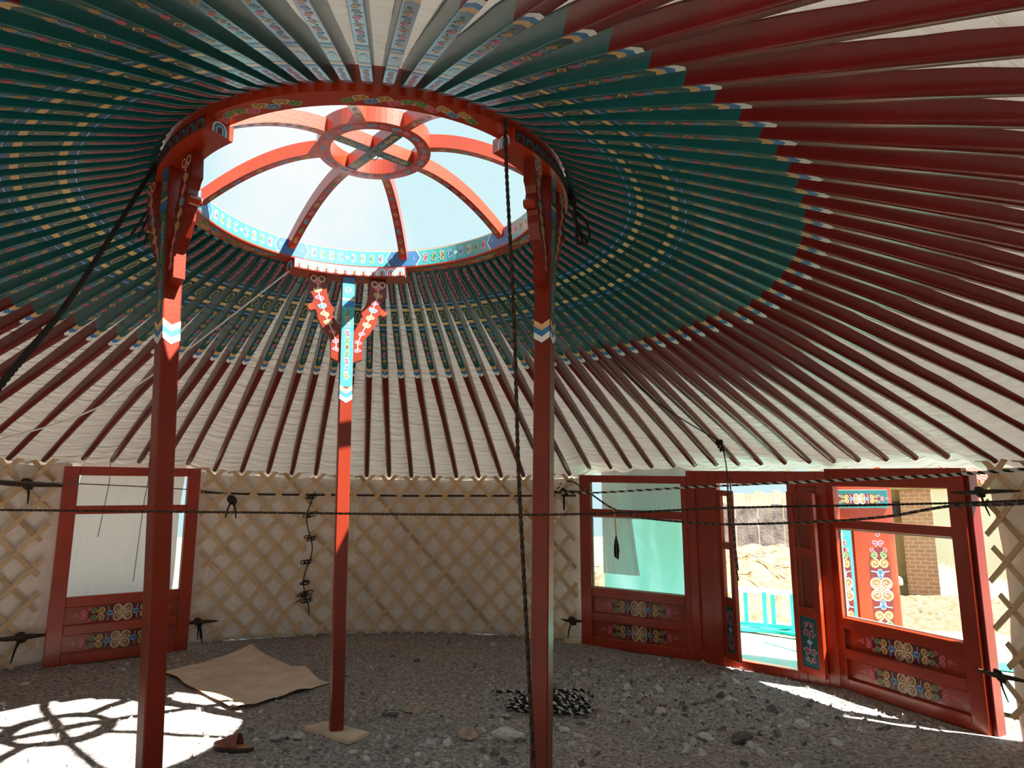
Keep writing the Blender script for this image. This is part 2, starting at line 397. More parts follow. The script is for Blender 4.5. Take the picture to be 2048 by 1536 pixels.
felt_wall('wall_left', 139.2, 205, 'pale felt wall lining behind the lattice left of the window')
felt_wall('wall_front', 205, 254, 'pale felt wall lining on the near side of the tent')  # stops short; unseen gap behind the camera added to let daylight in
felt_wall('wall_right', -76, 15.0, 'loose hanging felt wall lining right of the entrance', edge=lambda a, b: (.25*sin(b*7+.6)-.5*max(0, .35-b))*max(0, a*3-2))

NR = 97; BEND = .062
AZ = [146.5, 142.7, 138.7, 135.3, 132.0, 128.9, 125.8, 122.0, 118.4, 114.8, 111.5, 108.1, 104.3, 100.7, 97.4, 94.1, 90.7, 87.3, 83.9, 80.5, 77.1, 73.6, 70.1, 66.7, 63.5, 60.5, 57.3, 54.0, 50.9, 47.8, 44.7, 41.5, 38.2, 34.9, 31.7, 28.5, 25.0, 21.4, 17.7, 13.6]
rest = NR-len(AZ)
AZ += [13.6-(360-(146.5-13.6))*(k+1)/(rest+1) for k in range(rest)]       # right of the entrance, round behind, back to the left
mb = MB()
per = 6; NA = NR*per
azs = []
for i in range(NR):
    a0 = AZ[i]; a1 = AZ[(i+1) % NR]-(360 if i == NR-1 else 0)
    azs += [(lerp(a0, a1, k/per), k/per) for k in range(per)]
azs.append((AZ[0]-360, 0.0))
def roof_fn(a, b):
    az, fr = azs[round(a*NA)]; r = lerp(1.13, 4.66, b)
    sag = .020*sin(pi*fr)*min(1, b*4); hem = 0
    if b > .93: hem = (b-.93)/.07*(.045*noise.noise(Vector((az*.22, 0, 4)))-.012*sin(pi*fr))
    z = roofz(r, az)+.062-sag+.012*noise.noise(Vector((az*.12, r*1.5, 0)))*min(1, b*6)+.006*noise.noise(Vector((az*.15, r*7, 3)))+hem
    z += .025*max(0, (b-.8)/.2)
    if r < 1.3: z = max(z, ringz(*pol(r, az).xy)+.15)
    p = pol(r, az); return Vector((p.x, p.y, z))
mb.grid(roof_fn, NA, 70, 'canvas', lambda a, b: (a*17.0, b*3.4))
roof = mb.build('ceiling', smooth=True)
tag(roof, 'cream canvas roof lining stretched over the rafters', 'ceiling', kind='structure')

# ------------------------------------------------------------------ roof rafters
ORD = ['zeroth', 'first', 'second', 'third', 'fourth', 'fifth', 'sixth', 'seventh', 'eighth', 'ninth', 'tenth', 'eleventh', 'twelfth', 'thirteenth', 'fourteenth', 'fifteenth', 'sixteenth', 'seventeenth', 'eighteenth', 'nineteenth', 'twentieth',
       'twenty-first', 'twenty-second', 'twenty-third', 'twenty-fourth', 'twenty-fifth', 'twenty-sixth', 'twenty-seventh', 'twenty-eighth', 'twenty-ninth', 'thirtieth', 'thirty-first', 'thirty-second', 'thirty-third', 'thirty-fourth', 'thirty-fifth', 'thirty-sixth']
L0 = 3.55; XG = 1.37
ST = [(0, .026, .05, .008), (.06, .050, .095, .005), (.2, .054, .115, .004), (1.0, .056, .118, .004), (1.5, .056, .116, .006), (1.9, .055, .108, .012), (2.4, .053, .09, .022), (2.9, .054, .068, .0265), (3.44, .055, .058, .027), (3.55, .046, .046, .0225)]
def rst(x, k): return interp([(s[0], s[k]) for s in ST], x)
def rbend(x): t = x/L0; return 4*t*(1-t)*BEND
def rsec(x):
    w = rst(x, 1)/2; h = rst(x, 2)/2; c = rst(x, 3); zc = rbend(x)+.05-h; out = []
    for sx, sz, a0 in ((1, 1, 0), (-1, 1, 90), (-1, -1, 180), (1, -1, 270)):
        for k in range(4):
            a = radians(a0+30*k); out.append(Vector((x, sx*(w-c)+c*cos(a), zc+sz*(h-c)+c*sin(a))))
    return out
def rbot(x, v, h): return Vector((x, v, rbend(x)+.05-rst(x, 2)-h))
xa = [0, .03, .06, .12, .2, .3, .4, .5, .6, .7, .8, .9, 1.0, 1.1, 1.2, 1.3, XG]
mt = MB(); mt.sweep([rsec(x) for x in xa], 'teal')
pt = Paint()
pt.chain(.07, .40, 0, .014, ['pink', 'pink'], 3.0)
pt.rect(.415, .455, -.0255, .0255, 'navy', 0, 2); pt.rect(.43, .434, -.0255, .0255, 'white', 1); pt.rect(.475, .512, -.0255, .0255, 'tan', 0)
pt.disc((.595, 0), .062, 'tan_line', 0, ry=.019); pt.disc((.595, 0), .052, 'teal', 1, ry=.0145); pt.cloud(.595, 0, .0105, 'tan', 1, 1.9)
pt.rect(.680, .717, -.0255, .0255, 'tan', 0); pt.rect(.735, .775, -.0255, .0255, 'navy', 0, 2); pt.rect(.758, .762, -.0255, .0255, 'white', 1)
for x, k, fl in ((.835, 'tan', 1), (.893, 'blue', -1), (.952, 'pink', 1), (1.12, 'pink', -1), (1.178, 'blue', 1), (1.237, 'tan', -1)): pt.cloud(x, 0, .0165, k, fl, 1.35)
pt.knot(1.036, 0, .021); pt.cloud(1.288, 0, .010, 'green', 1, 1.4); pt.cloud(1.0, .006, .006, 'green', 1); pt.cloud(1.075, -.006, .006, 'green', 1)
pt.chevrons(1.355, .047, .022, .0262)
pt.emit(mt, rbot)
ms = MB(); ms.sweep([rsec(x) for x in [XG, 1.45, 1.55, 1.65, 1.75, 1.9, 2.1, 2.3, 2.5, 2.7, 2.9, 3.1, 3.3, 3.42, 3.5, 3.55]], 'red_deep', cap=False); ms.face(list(reversed(rsec(XG))), 'red_deep'); ms.face(rsec(3.55), 'red_deep')
# white rounded end of the painted part
RAFT = 'painted rafters of the roof wheel'
def rafter_label(i):
    if i <= 1: return ['red and teal painted rafter on lattice, second left of the left window frame', 'red and teal painted rafter on lattice, next left of the left window frame'][i]
    if i <= 6: return 'red and teal painted rafter above the left window frame, %s from its left corner' % ORD[i-1]
    if i <= 22: return 'red and teal painted rafter on back lattice, %s right of the left window frame' % ORD[i-6]
    if i <= 38: return 'red and teal painted rafter above the entrance frames, %s from their left end' % ORD[i-22]
    k = i-38; kl = NR-i+2
    if k <= 33: return 'red and teal painted rafter, %s past the right end of the entrance frames' % ORD[k]
    return 'red and teal painted rafter, %s left of the left window frame' % ORD[kl]
def foot_r(az):
    a = ((az+80) % 360)-80
    if 16.5 < a < 68.2 or 124.4 < a < 140.9: return 4.40
    return 4.50
proto = None
for i, az in enumerate(AZ):
    p = pol(1.2, az); A = Vector((p.x, p.y, ringz(p.x, p.y)+.072)); B = pol(foot_r(az), az, foot_z(az)+.01)
    X = (B-A); Lr = X.length; X.normalize(); Y = Vector((0, 0, 1)).cross(X).normalized(); Z = X.cross(Y)
    M = Matrix((( X.x*Lr/L0, Y.x, Z.x, A.x), (X.y*Lr/L0, Y.y, Z.y, A.y), (X.z*Lr/L0, Y.z, Z.z, A.z), (0, 0, 0, 1)))
    if proto is None:
        root = bpy.data.objects.new('roof_rafter', None); root.empty_display_size = .1; COL.objects.link(root)
        ORG[root.name] = Vector((0, 0, 0)); proto = root
        mt.build('painted_end', root, smooth=False, recalc=False, local=True); so = ms.build('shaft', root, smooth=True, recalc=False, local=True)
        kids = list(root.children)
        for k in kids: k['label'] = 'teal painted end with scrolls' if k.name.startswith('painted') else 'glossy dark red shaft'
    else:
        root = proto.copy(); COL.objects.link(root)
        for k in kids: c = k.copy(); COL.objects.link(c); c.parent = root
    root.matrix_world = M
    tag(root, rafter_label(i), 'rafter', RAFT)

# ------------------------------------------------------------------ crown wheel
crown = empty('crown_wheel', (CX, CY, 3.453), 'round red painted roof crown wheel with eight arched spokes, open to sky', 'roof crown')
mb = MB(); RI, RO, RH = 1.078, 1.192, .14; n = 144
rings = []
for k in range(n+1):
    az = 360*k/n; rings.append([ringp(RI, az, 0), ringp(RO, az, 0), ringp(RO, az, RH), ringp(RI, az, RH)])
mb.sweep(rings, 'red', cap=False)
pb = Paint()                                   # underside: u = azimuth degrees * metre
mR = (RI+RO)/2; k1 = mR*pi/180
for c in range(8):
    a0 = 88+45*c; m0 = (a0+22.5)*k1; h = 17.0*k1
    keys = ['green', 'tan', 'blue', 'tan', 'pink', 'green', 'tan', 'blue']
    for q in range(6):
        for sg in (-1, 1):
            pb.cloud(m0+sg*(h*(5.6-q)/6), (.012 if q % 2 else -.012), .026, keys[q], sg, 1.2)
    pb.disc((m0, 0), .012, 'pink_line', 1)
def fn_under(u, v, h_): return ringp(mR+v, u/k1, -h_)
pb.emit(mb, fn_under)
pi_ = Paint(); k2 = RI*pi/180                   # inner face
for c in range(8):
    a0 = (88+45*c)*k2; a1 = (88+45*c+45)*k2
    pi_.rect(a0, a1, .012, .130, 'aqua', 0, 14)
    for s_, e in ((a0, 1), (a1, -1)):
        pi_.poly([(s_, .012), (s_+e*.10, .012), (s_+e*.135, .071), (s_+e*.10, .130), (s_, .130)], 'navy', 1)
        pi_.stroke([(s_+e*.10, .012), (s_+e*.135, .071), (s_+e*.10, .130)], .006, 'white', 2)
        pi_.spiral((s_+e*.06, .071), .032, 0, 1.3, e, .008, 'blue_line', 2)
    mid = (a0+a1)/2
    for q, key in enumerate(['pink', 'green', 'tan', 'blue']):
        for sg in (-1, 1):
            x = mid+sg*(.045+.068*(3-q))
            for sy in (-1, 1): pi_.spiral((x, .071+sy*.02), .022, -sy*pi/2, 1.1, sg*sy, .008, key+'_line', 2, 10)
            pi_.disc((x, .071), .013, key+'_fill', 2)
    pi_.disc((mid, .071), .014, 'white', 3)
pi_.emit(mb, lambda u, v, h_: ringp(RI-h_, u/k2, v))
pi_.q = []; pi_.rect(0, 360*k2, .130, .137, 'tan', 0, 120); pi_.rect(0, 360*k2, .002, .010, 'red', 0, 120); pi_.emit(mb, lambda u, v, h_: ringp(RI-h_, u/k2, v))
mb.build('rim', crown, recalc=False)
HZ = .355
for c in range(8):
    az = 88+45*c; mb = MB(); rs = []; ns = 22; path = []
    for k in range(ns+1):
        s_ = k/ns; r = lerp(1.09, .345, s_); z = .10+(HZ+.045-.10)*(1-(1-s_)**1.9)
        path.append((r, z))
    def spoke_pt(k, v, h_):
        kk = max(0, min(ns, k)); i = min(int(kk), ns-1); f_ = kk-i
        r = lerp(path[i][0], path[i+1][0], f_); z = lerp(path[i][1], path[i+1][1], f_)
        p = ringp(r, az, z+h_); a = radians(az+90); p.x += v*cos(a); p.y += v*sin(a); return p
    for k in range(ns+1):
        rs.append([spoke_pt(k, -.029, -.045), spoke_pt(k, .029, -.045), spoke_pt(k, .029, .045), spoke_pt(k, -.029, .045)])
    mb.sweep(rs, 'red')
    ps = Paint()
    for q, key in enumerate(['tan', 'green', 'blue', 'pink', 'knot', 'pink', 'blue', 'green', 'tan']):
        u = .09+.09*q
        if key == 'knot': ps.knot(u, 0, .018)
        else: ps.cloud(u, 0, .0155, key, 1 if q % 2 else -1, 1.5)
    ps.emit(mb, lambda u, v, h_: spoke_pt(u*ns/.92, v, -.045-h_))
    mb.build('spoke', crown, recalc=False)
mb = MB(); mb.sweep([[ringp(.27, 360*k/64, HZ), ringp(.355, 360*k/64, HZ), ringp(.355, 360*k/64, HZ+.105), ringp(.27, 360*k/64, HZ+.105)] for k in range(65)], 'red', cap=False)
ph = Paint(); kh = .3125*pi/180
for q in range(26): ph.cloud((q*360/26)*kh, 0, .019, ['blue', 'pink'][q % 2], 1 if q % 2 else -1, 1.3)
ph.emit(mb, lambda u, v, h_: ringp(.3125+v, u/kh, HZ-h_)); mb.build('hub_ring', crown, recalc=False)
for az in (133, 43):
    mb = MB(); a = radians(az); d = Vector((cos(a), sin(a), 0)); e = Vector((-sin(a), cos(a), 0))
    def cf(x, y, z):
        p = Vector((CX, CY, 0))+d*x+e*y; p.z = ringz(p.x, p.y)+z; return p
    dz = 0 if az == 133 else .002
    mb.box(-.275, .275, -.036, .036, HZ+.004+dz, HZ+.085+dz, 'red', cf)
    pc = Paint(); pc.rect(-.27, .27, -.036, .036, 'teal', 0)
    for q in (-.22, -.16, -.10, .10, .16, .22): pc.cloud(q, 0, .018, 'tan' if abs(q) > .12 else 'blue', 1 if q > 0 else -1, 1.2)
    pc.emit(mb, lambda u, v, h_: cf(u, v, HZ+.004+dz-h_)); mb.build('cross_bar', crown, recalc=False)
mb = MB(); c0 = ringp(0, 0, HZ-.028)
tube(mb, [c0+Vector((.026*cos(t), .008*sin(t), .026*sin(t))) for t in [2*pi*k/16 for k in range(17)]], .0035, 'iron', 6, .008)
tag(mb.build('hanging_ring', crown, smooth=True), 'small iron ring under the hub')

# ------------------------------------------------------------------ support columns
def column(azm, top, base, label, capw=(22.5, 22.5), turn=0.0):
    base = Vector(base); top = Vector(top); root = empty('support_column', base, label, 'column', 'carved red columns holding the roof crown')
    a = radians(azm+turn); rad = Vector((cos(a), sin(a), 0)); tan = Vector((-sin(a), cos(a), 0)); up = (top-base).normalized(); H = (top-base).length
    W = .046
    def cf(x, y, z): return base+tan*x+rad*y+up*z          # y<0 faces the middle of the tent
    mb = MB(); mb.box(-W, W, -W, W, 0, H, 'red_shaded', cf, bev=.006)
    def face_map(side):
        if side == 0: return lambda u, v, h: cf(v, -W-h, H-u)
        if side == 1: return lambda u, v, h: cf(v, W+h, H-u)
        if side == 2: return lambda u, v, h: cf(W+h, v, H-u)
        return lambda u, v, h: cf(-W-h, v, H-u)
    for side in range(4):
        p = Paint()
        if side < 2:
            p.rect(0, .84, -W*.96, W*.96, 'aqua' if side == 0 else 'teal', 0)
            p.rect(.0, .05, -W*.96, W*.96, 'navy', 1); p.rect(.17, .185, -W*.96, W*.96, 'tan', 1); p.rect(.185, .235, -W*.96, W*.96, 'blue', 1)
            p.spiral((.105, 0), .03, 0, 1.3, 1, .009, 'pink_line', 2)
            p.chain(.25, .78, 0, .020, ['green', 'tan', 'blue', 'pink', 'green', 'knot', 'green', 'pink', 'blue', 'tan', 'green'], 2.6)
        p.chevrons(.83, .034, .028, W*.98, l=2); p.emit(mb, face_map(side))
    mb.build('shaft', root, recalc=False)
    # corbels: curved arms in the tangential plane
    prof_o = [(.100, 0), (.288, 0), (.290, -.13), (.268, -.15), (.250, -.185), (.258, -.215), (.272, -.235), (.262, -.268), (.232, -.275), (.222, -.30), (.216, -.34), (.172, -.42), (.118, -.485), (.114, -.625), (.043, -.655), (.043, -.43), (.085, -.345), (.112, -.295), (.096, -.262), (.138, -.20), (.158, -.12), (.165, 0)]
    prof = prof_o[1:]
    for sg in (-1, 1):
        mb = MB(); T = .030
        fr = [cf(sg*x, -T, H+y) for x, y in prof]; bk = [cf(sg*x, T, H+y) for x, y in prof]; n = len(prof)
        mb.face(fr, 'red_shaded'); mb.face(list(reversed(bk)), 'red_shaded')
        for j in range(n): mb.face([fr[j], bk[j], bk[(j+1) % n], fr[(j+1) % n]], 'red_shaded')
        path = [(.226, -.06), (.222, -.12), (.205, -.18), (.185, -.24), (.165, -.30), (.140, -.36), (.105, -.43), (.080, -.50), (.078, -.56)]
        for sd in (-1, 1):
            p = Paint()
            for q, (x, y) in enumerate(path): p.cloud(x, y, .022 if q < 6 else .018, ['cream', 'tan', 'pink', 'blue', 'tan', 'tan', 'pink', 'cream', 'pink'][q].replace('cream', 'pink'), 1 if q % 2 else -1, 1.1)
            p.stroke(path, .006, 'cream_line', 1)
            for s2 in (-1, 1): p.ring((.226+s2*.028, -.035), .022, .007, 'cream_line', 2)
            p.emit(mb, (lambda sd: lambda u, v, h: cf(sg*u, sd*(T+h), H+v))(sd))
        # gilded scroll bud on the outer edge
        bud = cf(sg*.268, 0, H-.252)
        for s3 in range(8):
            pass
        mb.sweep([[bud+tan*sg*(.024*cos(t))+up*(.026*sin(t))+rad*y for t in [2*pi*j/12 for j in range(12)]] for y in (-.031, .031)], 'red')
        mb.build('corbel', root, recalc=False)
    # curved capital under the rim
    mb = MB(); r0, r1, z0, z1 = 1.052, 1.215, -.078, -.002; n = 24; A0, A1 = azm-capw[0], azm+capw[1]
    mb.sweep([[ringp(r0, lerp(A0, A1, k/n), z0), ringp(r1, lerp(A0, A1, k/n), z0), ringp(r1, lerp(A0, A1, k/n), z1), ringp(r0, lerp(A0, A1, k/n), z1)] for k in range(n+1)], 'red')
    kk = r0*pi/180
    for face in (0, 1):
        p = Paint(); rr = r0 if face == 0 else r1
        p.rect(A0*kk, A1*kk, z0+.006, z1-.004, 'pink_line' if face == 0 else 'maroon', 0, 20)
        m_ = int((A1-A0)*kk/.066)
        for q in range(m_):
            u = A0*kk+(q+.5)*(A1-A0)*kk/m_
            for (rx, c, l) in (((.030, 'white', 1), (.022, 'blue', 2), (.014, 'tan', 3), (.008, 'red', 4)) if face == 0 else ((.030, 'blue_fill', 1), (.022, 'green_fill', 2), (.014, 'maroon', 3))):  # outer face gets dimmed lotus colours, its shade put into the paint
                p.poly([(u-rx, z0+.008)]+[(u+rx*cos(t), z0+.030+rx*1.05*sin(t)) for t in [pi-pi*j/8 for j in range(9)]]+[(u+rx, z0+.008)], c, l)
        p.emit(mb, lambda u, v, h: ringp(rr+(-h if face == 0 else h), u/kk, v))
    for end, sgn in ((A0, -1), (A1, 1)):                    # lotus arch on the end faces
        p = Paint()
        for (rx, c, l) in ((.042, 'white', 0), (.034, 'blue', 1), (.022, 'blue_line', 2), (.013, 'maroon', 3)):
            p.poly([((r0+r1)/2-rx, z0+.006)]+[((r0+r1)/2+rx*cos(t), z0+.028+rx*sin(t)) for t in [pi-pi*j/8 for j in range(9)]]+[((r0+r1)/2+rx, z0+.006)], c, l)
        p.emit(mb, lambda u, v, h: ringp(u, end+sgn*h/kk, v))
    mb.build('capital', root, recalc=False)
    return root
column(109.5, ringp(1.125, 109.5, -.078), (-1.218, 5.481, .105), 'sunlit red and turquoise column standing farthest back on a small plywood board', (22.5, 22.5))
column(-142.5, ringp(1.135, -145.5, -.078), (-1.655, 3.68, g(-1.655, 3.68)-.005), 'dark red column in the left foreground, in front of the left window', (22, 22.5), 9)
column(-20.5, ringp(1.135, -20.5, -.078), (.138, 3.936, g(.138, 3.936)-.005), 'dark red column right of centre with a rope hanging beside it', (22.5, 22))
mb = MB(); q = [Vector((-1.455, 5.535, 0)), Vector((-1.085, 5.265, 0)), Vector((-.98, 5.44, 0)), Vector((-1.335, 5.66, 0))]
for p in q: p.z = g(p.x, p.y)
def bf(x, y, z):
    a = q[0].lerp(q[1], x); b = q[3].lerp(q[2], x); p = a.lerp(b, y); p.z += z; return p
mb.box(0, 1, 0, 1, .003, .030, 'plywood', bf, bev=.003)
tag(mb.build('base_board', recalc=True), 'small pale plywood board under the foot of the farthest column', 'board')

# ------------------------------------------------------------------ framed windows and the double door
def frame_fn(A, B):
    A = Vector(A); B = Vector(B); e = Vector((B.x-A.x, B.y-A.y, 0)); L = e.length; e /= L; nrm = Vector((e.y, -e.x, 0))   # nrm points into the tent
    if nrm.dot(Vector((CX, CY, 0))-Vector((A.x, A.y, 0))) < 0: nrm = -nrm
    def fn(u, d, v): p = Vector((A.x, A.y, 0))+e*u+nrm*d; p.z = lerp(A.z, B.z, u/L)+v; return p
    return fn, L
def carved(fn, u0, u1, v0, v1, root, d=-.015, vertical=False, S=1.0):
    mb = MB(); mb.box(u0, u1, d-.015, d, v0, v1, 'red', fn, bev=0)
    p = Paint(); panel_motif(p, S); uc, vc = (u0+u1)/2, (v0+v1)/2
    p.emit(mb, (lambda u, v, h: fn(uc+v, d+h, vc+u)) if vertical else (lambda u, v, h: fn(uc+u, d+h, vc+v)))
    return mb.build('carved_panel', root, recalc=False)
def pane(fn, u0, u1, v0, v1, root, d=-.02, pale_tint=False):
    mb = MB(); mb.face([fn(u0, d, v0), fn(u1, d, v0), fn(u1, d, v1), fn(u0, d, v1)], 'glass'); o = mb.build('pane', root, recalc=False)
    if pale_tint:
        b = MB(); w = .014
        for (a0, a1, c0, c1) in ((u0, u0+w, v0, v1), (u1-w, u1, v0, v1), (u0+w, u1-w, v0, v0+w), (u0+w, u1-w, v1-w, v1)):
            b.box(a0, a1, d-.006, d+.004, c0, c1, 'pale_tint', fn)
        b.build('lit_reveal_strip', root)  # pale strips added for the sunlit reveal, light put into their colour
    return o
def window_unit(name, A, B, u0, u1, top, label, pale_tint=False, gl=.13, gr=.12):
    fn, L = frame_fn(A, B); root = empty(name, fn((u0+u1)/2, 0, 0), label, 'window', kind='structure')
    a, b = u0+gl, u1-gr; D0, D1 = -.04, .03
    mb = MB()
    mb.box(u0, a, D0, D1, 0, top, 'red', fn, bev=.004); mb.box(b, u1, D0, D1, 0, top, 'red', fn, bev=.004)
    for v0, v1 in ((0, .10), (.262, .350), (.515, .61), (1.375, 1.455), (1.745, top)): mb.box(a, b, D0, D1-.002, v0, v1, 'red', fn, bev=.006)
    mb.build('window_frame', root)
    carved(fn, a, b, .10, .262, root); carved(fn, a, b, .350, .515, root)
    pane(fn, a, b, .61, 1.375, root, pale_tint=pale_tint); pane(fn, a, b, 1.455, 1.745, root)
    return fn, root
window_unit('window_1', FR['wl'], FR['wr'], 0, 1.247, 1.83, 'red framed window with carved panels in the left wall behind the left column')
window_unit('window_2', FR['dl'], FR['pl'], 0, 1.24, 1.825, 'red framed window with aqua tarp behind it, left of the open door', pale_tint=True, gr=.06)
fn3, w3 = window_unit('window_3', FR['jr'], FR['pr'], .0, 1.31, 1.905, 'red framed window right of the open door, looking onto a brick house', pale_tint=True, gl=.085, gr=.13)
mb = MB(); mb.box(1.312, 1.345, -.10, -.0, 0, 1.88, 'red_deep', fn3, bev=.004)
mb.build('edge_post', w3)
fd, LD = frame_fn(FR['pl'], FR['jr'])
droot = empty('trim_1', fd(.62, 0, 0), 'red door frame with sill, lintel and side panels around the open double door', 'door frame', kind='structure')
mb = MB()
mb.box(-.065, .03, -.04, .035, 0, 1.88, 'red', fd, bev=.004); mb.box(.19, .272, -.06, .035, 0, 1.88, 'red', fd, bev=.004)
mb.box(.98, 1.06, -.06, .035, 0, 1.88, 'red', fd, bev=.004); mb.box(1.25, 1.342, -.04, .035, 0, 1.88, 'red', fd, bev=.004)
mb.box(.272, .98, -.06, .033, 0, .085, 'red', fd, bev=.004); mb.box(.272, .98, -.06, .033, 1.755, 1.88, 'red', fd, bev=.004)
for a, b in ((.03, .19), (1.06, 1.25)):
    mb.box(a, b, -.04, .033, 0, .11, 'red', fd, bev=.004); mb.box(a, b, -.04, .033, 1.74, 1.88, 'red', fd, bev=.004)
mb.build('door_frame', droot)
for a, b in ((.03, .19), (1.06, 1.25)):
    mb = MB(); mb.box(a, b, -.03, .005, .11, 1.74, 'red', fd); mb.build('side_panel', droot)
def leaf(name, hinge, free, label, pat):
    hz = Vector(hinge); fz = Vector(free); fn, L = frame_fn(hz, fz)
    root = empty(name, hz, label, 'door', kind='structure'); T = .02; top = 1.60
    mb = MB(); s_ = .062
    mb.box(0, s_, -T, T, 0, top, 'red', fn, bev=.003); mb.box(L-s_, L, -T, T, 0, top, 'red', fn, bev=.003)
    for v0, v1 in ((0, .06), (.49, .575), (1.03, 1.10), (1.545, top)): mb.box(s_, L-s_, -T, T-.001, v0, v1, 'red', fn, bev=.003)
    mb.build('leaf_frame', root)
    pane(fn, s_, L-s_, .575, 1.03, root, 0); pane(fn, s_, L-s_, 1.10, 1.545, root, 0)
    mb = MB(); mb.box(s_, L-s_, -.008, .008, .06, .49, 'teal', fn)
    uc = L/2
    for sd in (-1, 1):
        p = Paint()
        for sy in (-1, 1):
            for sx in (-1, 1):
                p.spiral((sx*.035, sy*.085), .036, pi/2*(1-sx), 1.3, -sx*sy, .007, 'pink_line', 1); p.spiral((sx*.03, sy*.145), .026, pi/2*(1-sx), 1.2, sx*sy, .006, 'pink_line', 1)
            p.stroke([(-.05, sy*.11), (0, sy*.18), (.05, sy*.11)], .006, 'pink_line', 1)
        p.disc((0, 0), .03, 'blue_line', 1, ry=.018); p.stroke([(0, -.07), (0, .07)], .008, 'pink_line', 1)
        p.emit(mb, lambda u, v, h: fn(uc+u, sd*(.008+h), .275+v))
    tag(mb.build('painted_panel', root, recalc=False), 'teal panel with pink scrolls')
    return root
hl = fd(.275, .02, .09); hr = fd(.977, .02, .09)
leaf('door_1', hl, (2.145, 7.30, hl.z-.02), 'left leaf of the open double door, seen nearly edge on', 0)
leaf('door_2', hr, (2.735, 6.785, hr.z-.03), 'right leaf of the open double door, swung inward with teal lower panel', 1)

# ------------------------------------------------------------------ lattice wall sections
def lattice(a_hi, a_lo, label, zf=None):
    root = empty('lattice_wall', pol(4.5, (a_hi+a_lo)/2, g(*pol(4.5, (a_hi+a_lo)/2).xy)), label, 'lattice wall', 'expanding lattice wall sections')
    nodes = [az for az in EXT if True]
    HH = 5.75; 
    layers = {1: MB(), -1: MB()}; riv = MB(); rr = random.Random(int(a_hi*10))
    step = 3.43
    k0 = int(math.floor((a_lo-40-AZ[13])/step)); k1_ = int(math.ceil((a_hi+40-AZ[13])/step))
    def node(k): return nodeaz(k)
    for d in (1, -1):
        for k in range(k0, k1_+1):
            pts = []
            for q in range(0, 25):
                s_ = q/24*6.35-.42                     # in lattice cells below the top node
                az = nodeaz(k+d*s_/1.0*.98)
                p = pol(4.5, az); zt = foot_z(az)-.055; zb = g(p.x, p.y)+.02
                z = zt-s_*(zt-zb)/5.9
                if a_lo <= az <= a_hi and z > g(p.x, p.y)+.004: pts.append((az, z))
            if len(pts) < 3: continue
            mbx = layers[d]; r_ = 4.492 if d == 1 else 4.506; w = .0205; t = .005; off = rr.uniform(-.15, .15)
            rings = []
            for i, (az, z) in enumerate(pts):
                c = pol(r_+.004*noise.noise(Vector((k*1.3, z*2, d))), az+off*.25, z+rr.uniform(-.002, .002)); a = radians(az); rad = Vector((cos(a), sin(a), 0)); tg = Vector((-sin(a), cos(a), 0))
                i2 = min(i+1, len(pts)-1); i1 = max(i-1, 0)
                dirv = (pol(r_, pts[i2][0], pts[i2][1])-pol(r_, pts[i1][0], pts[i1][1])).normalized(); sd = dirv.cross(rad).normalized()
                rings.append([c-sd*w-rad*t, c+sd*w-rad*t, c+sd*w+rad*t, c-sd*w+rad*t])
            mbx.sweep(rings, 'slat' if (d == 1 or rr.random() < .6) else 'slat_dark')
    for k in range(k0, k1_+1):
        for q in range(0, 13):
            s_ = q*.5; az = nodeaz(k+(.5 if q % 2 else 0)); p = pol(4.484, az); zt = foot_z(az)-.055; zb = g(p.x, p.y)+.02; z = zt-s_*(zt-zb)/5.9
            if a_lo+.3 < az < a_hi-.3 and z > zb:
                a = radians(az); rad = Vector((cos(a), sin(a), 0)); tg = Vector((-sin(a), cos(a), 0)); c = Vector((p.x, p.y, z))
                riv.sweep([[c+rad*dd+tg*.0042*cos(t)+Vector((0, 0, .0042*sin(t))) for t in [2*pi*j/6 for j in range(6)]] for dd in (.0, .008)], 'rivet')
    layers[1].build('slat_layer', root); layers[-1].build('slat_layer', root); riv.build('rivet_pattern', root)
    return root
EXT = AZ
def nodeaz(k):
    i = 13-k                                           # AZ[13] is node 0, azimuth grows with k
    lo = math.floor(i); f = i-lo
    def A_(j):
        if j < 0: return AZ[0]+3.43*(-j)
        if j >= len(AZ): return AZ[-1]-3.43*(j-len(AZ)+1)
        return AZ[j]
    return lerp(A_(lo), A_(lo+1), f)
lattice(205, 141.0, 'wooden lattice wall section left of the left window frame')
lattice(123.8, 108.4, 'wooden lattice wall section between the left window and the rope lashing')
lattice(109.0, 69.2, 'wide wooden lattice wall section behind the back column, up to the entrance')
lattice(15.6, -40, 'wooden lattice wall section right of the entrance')

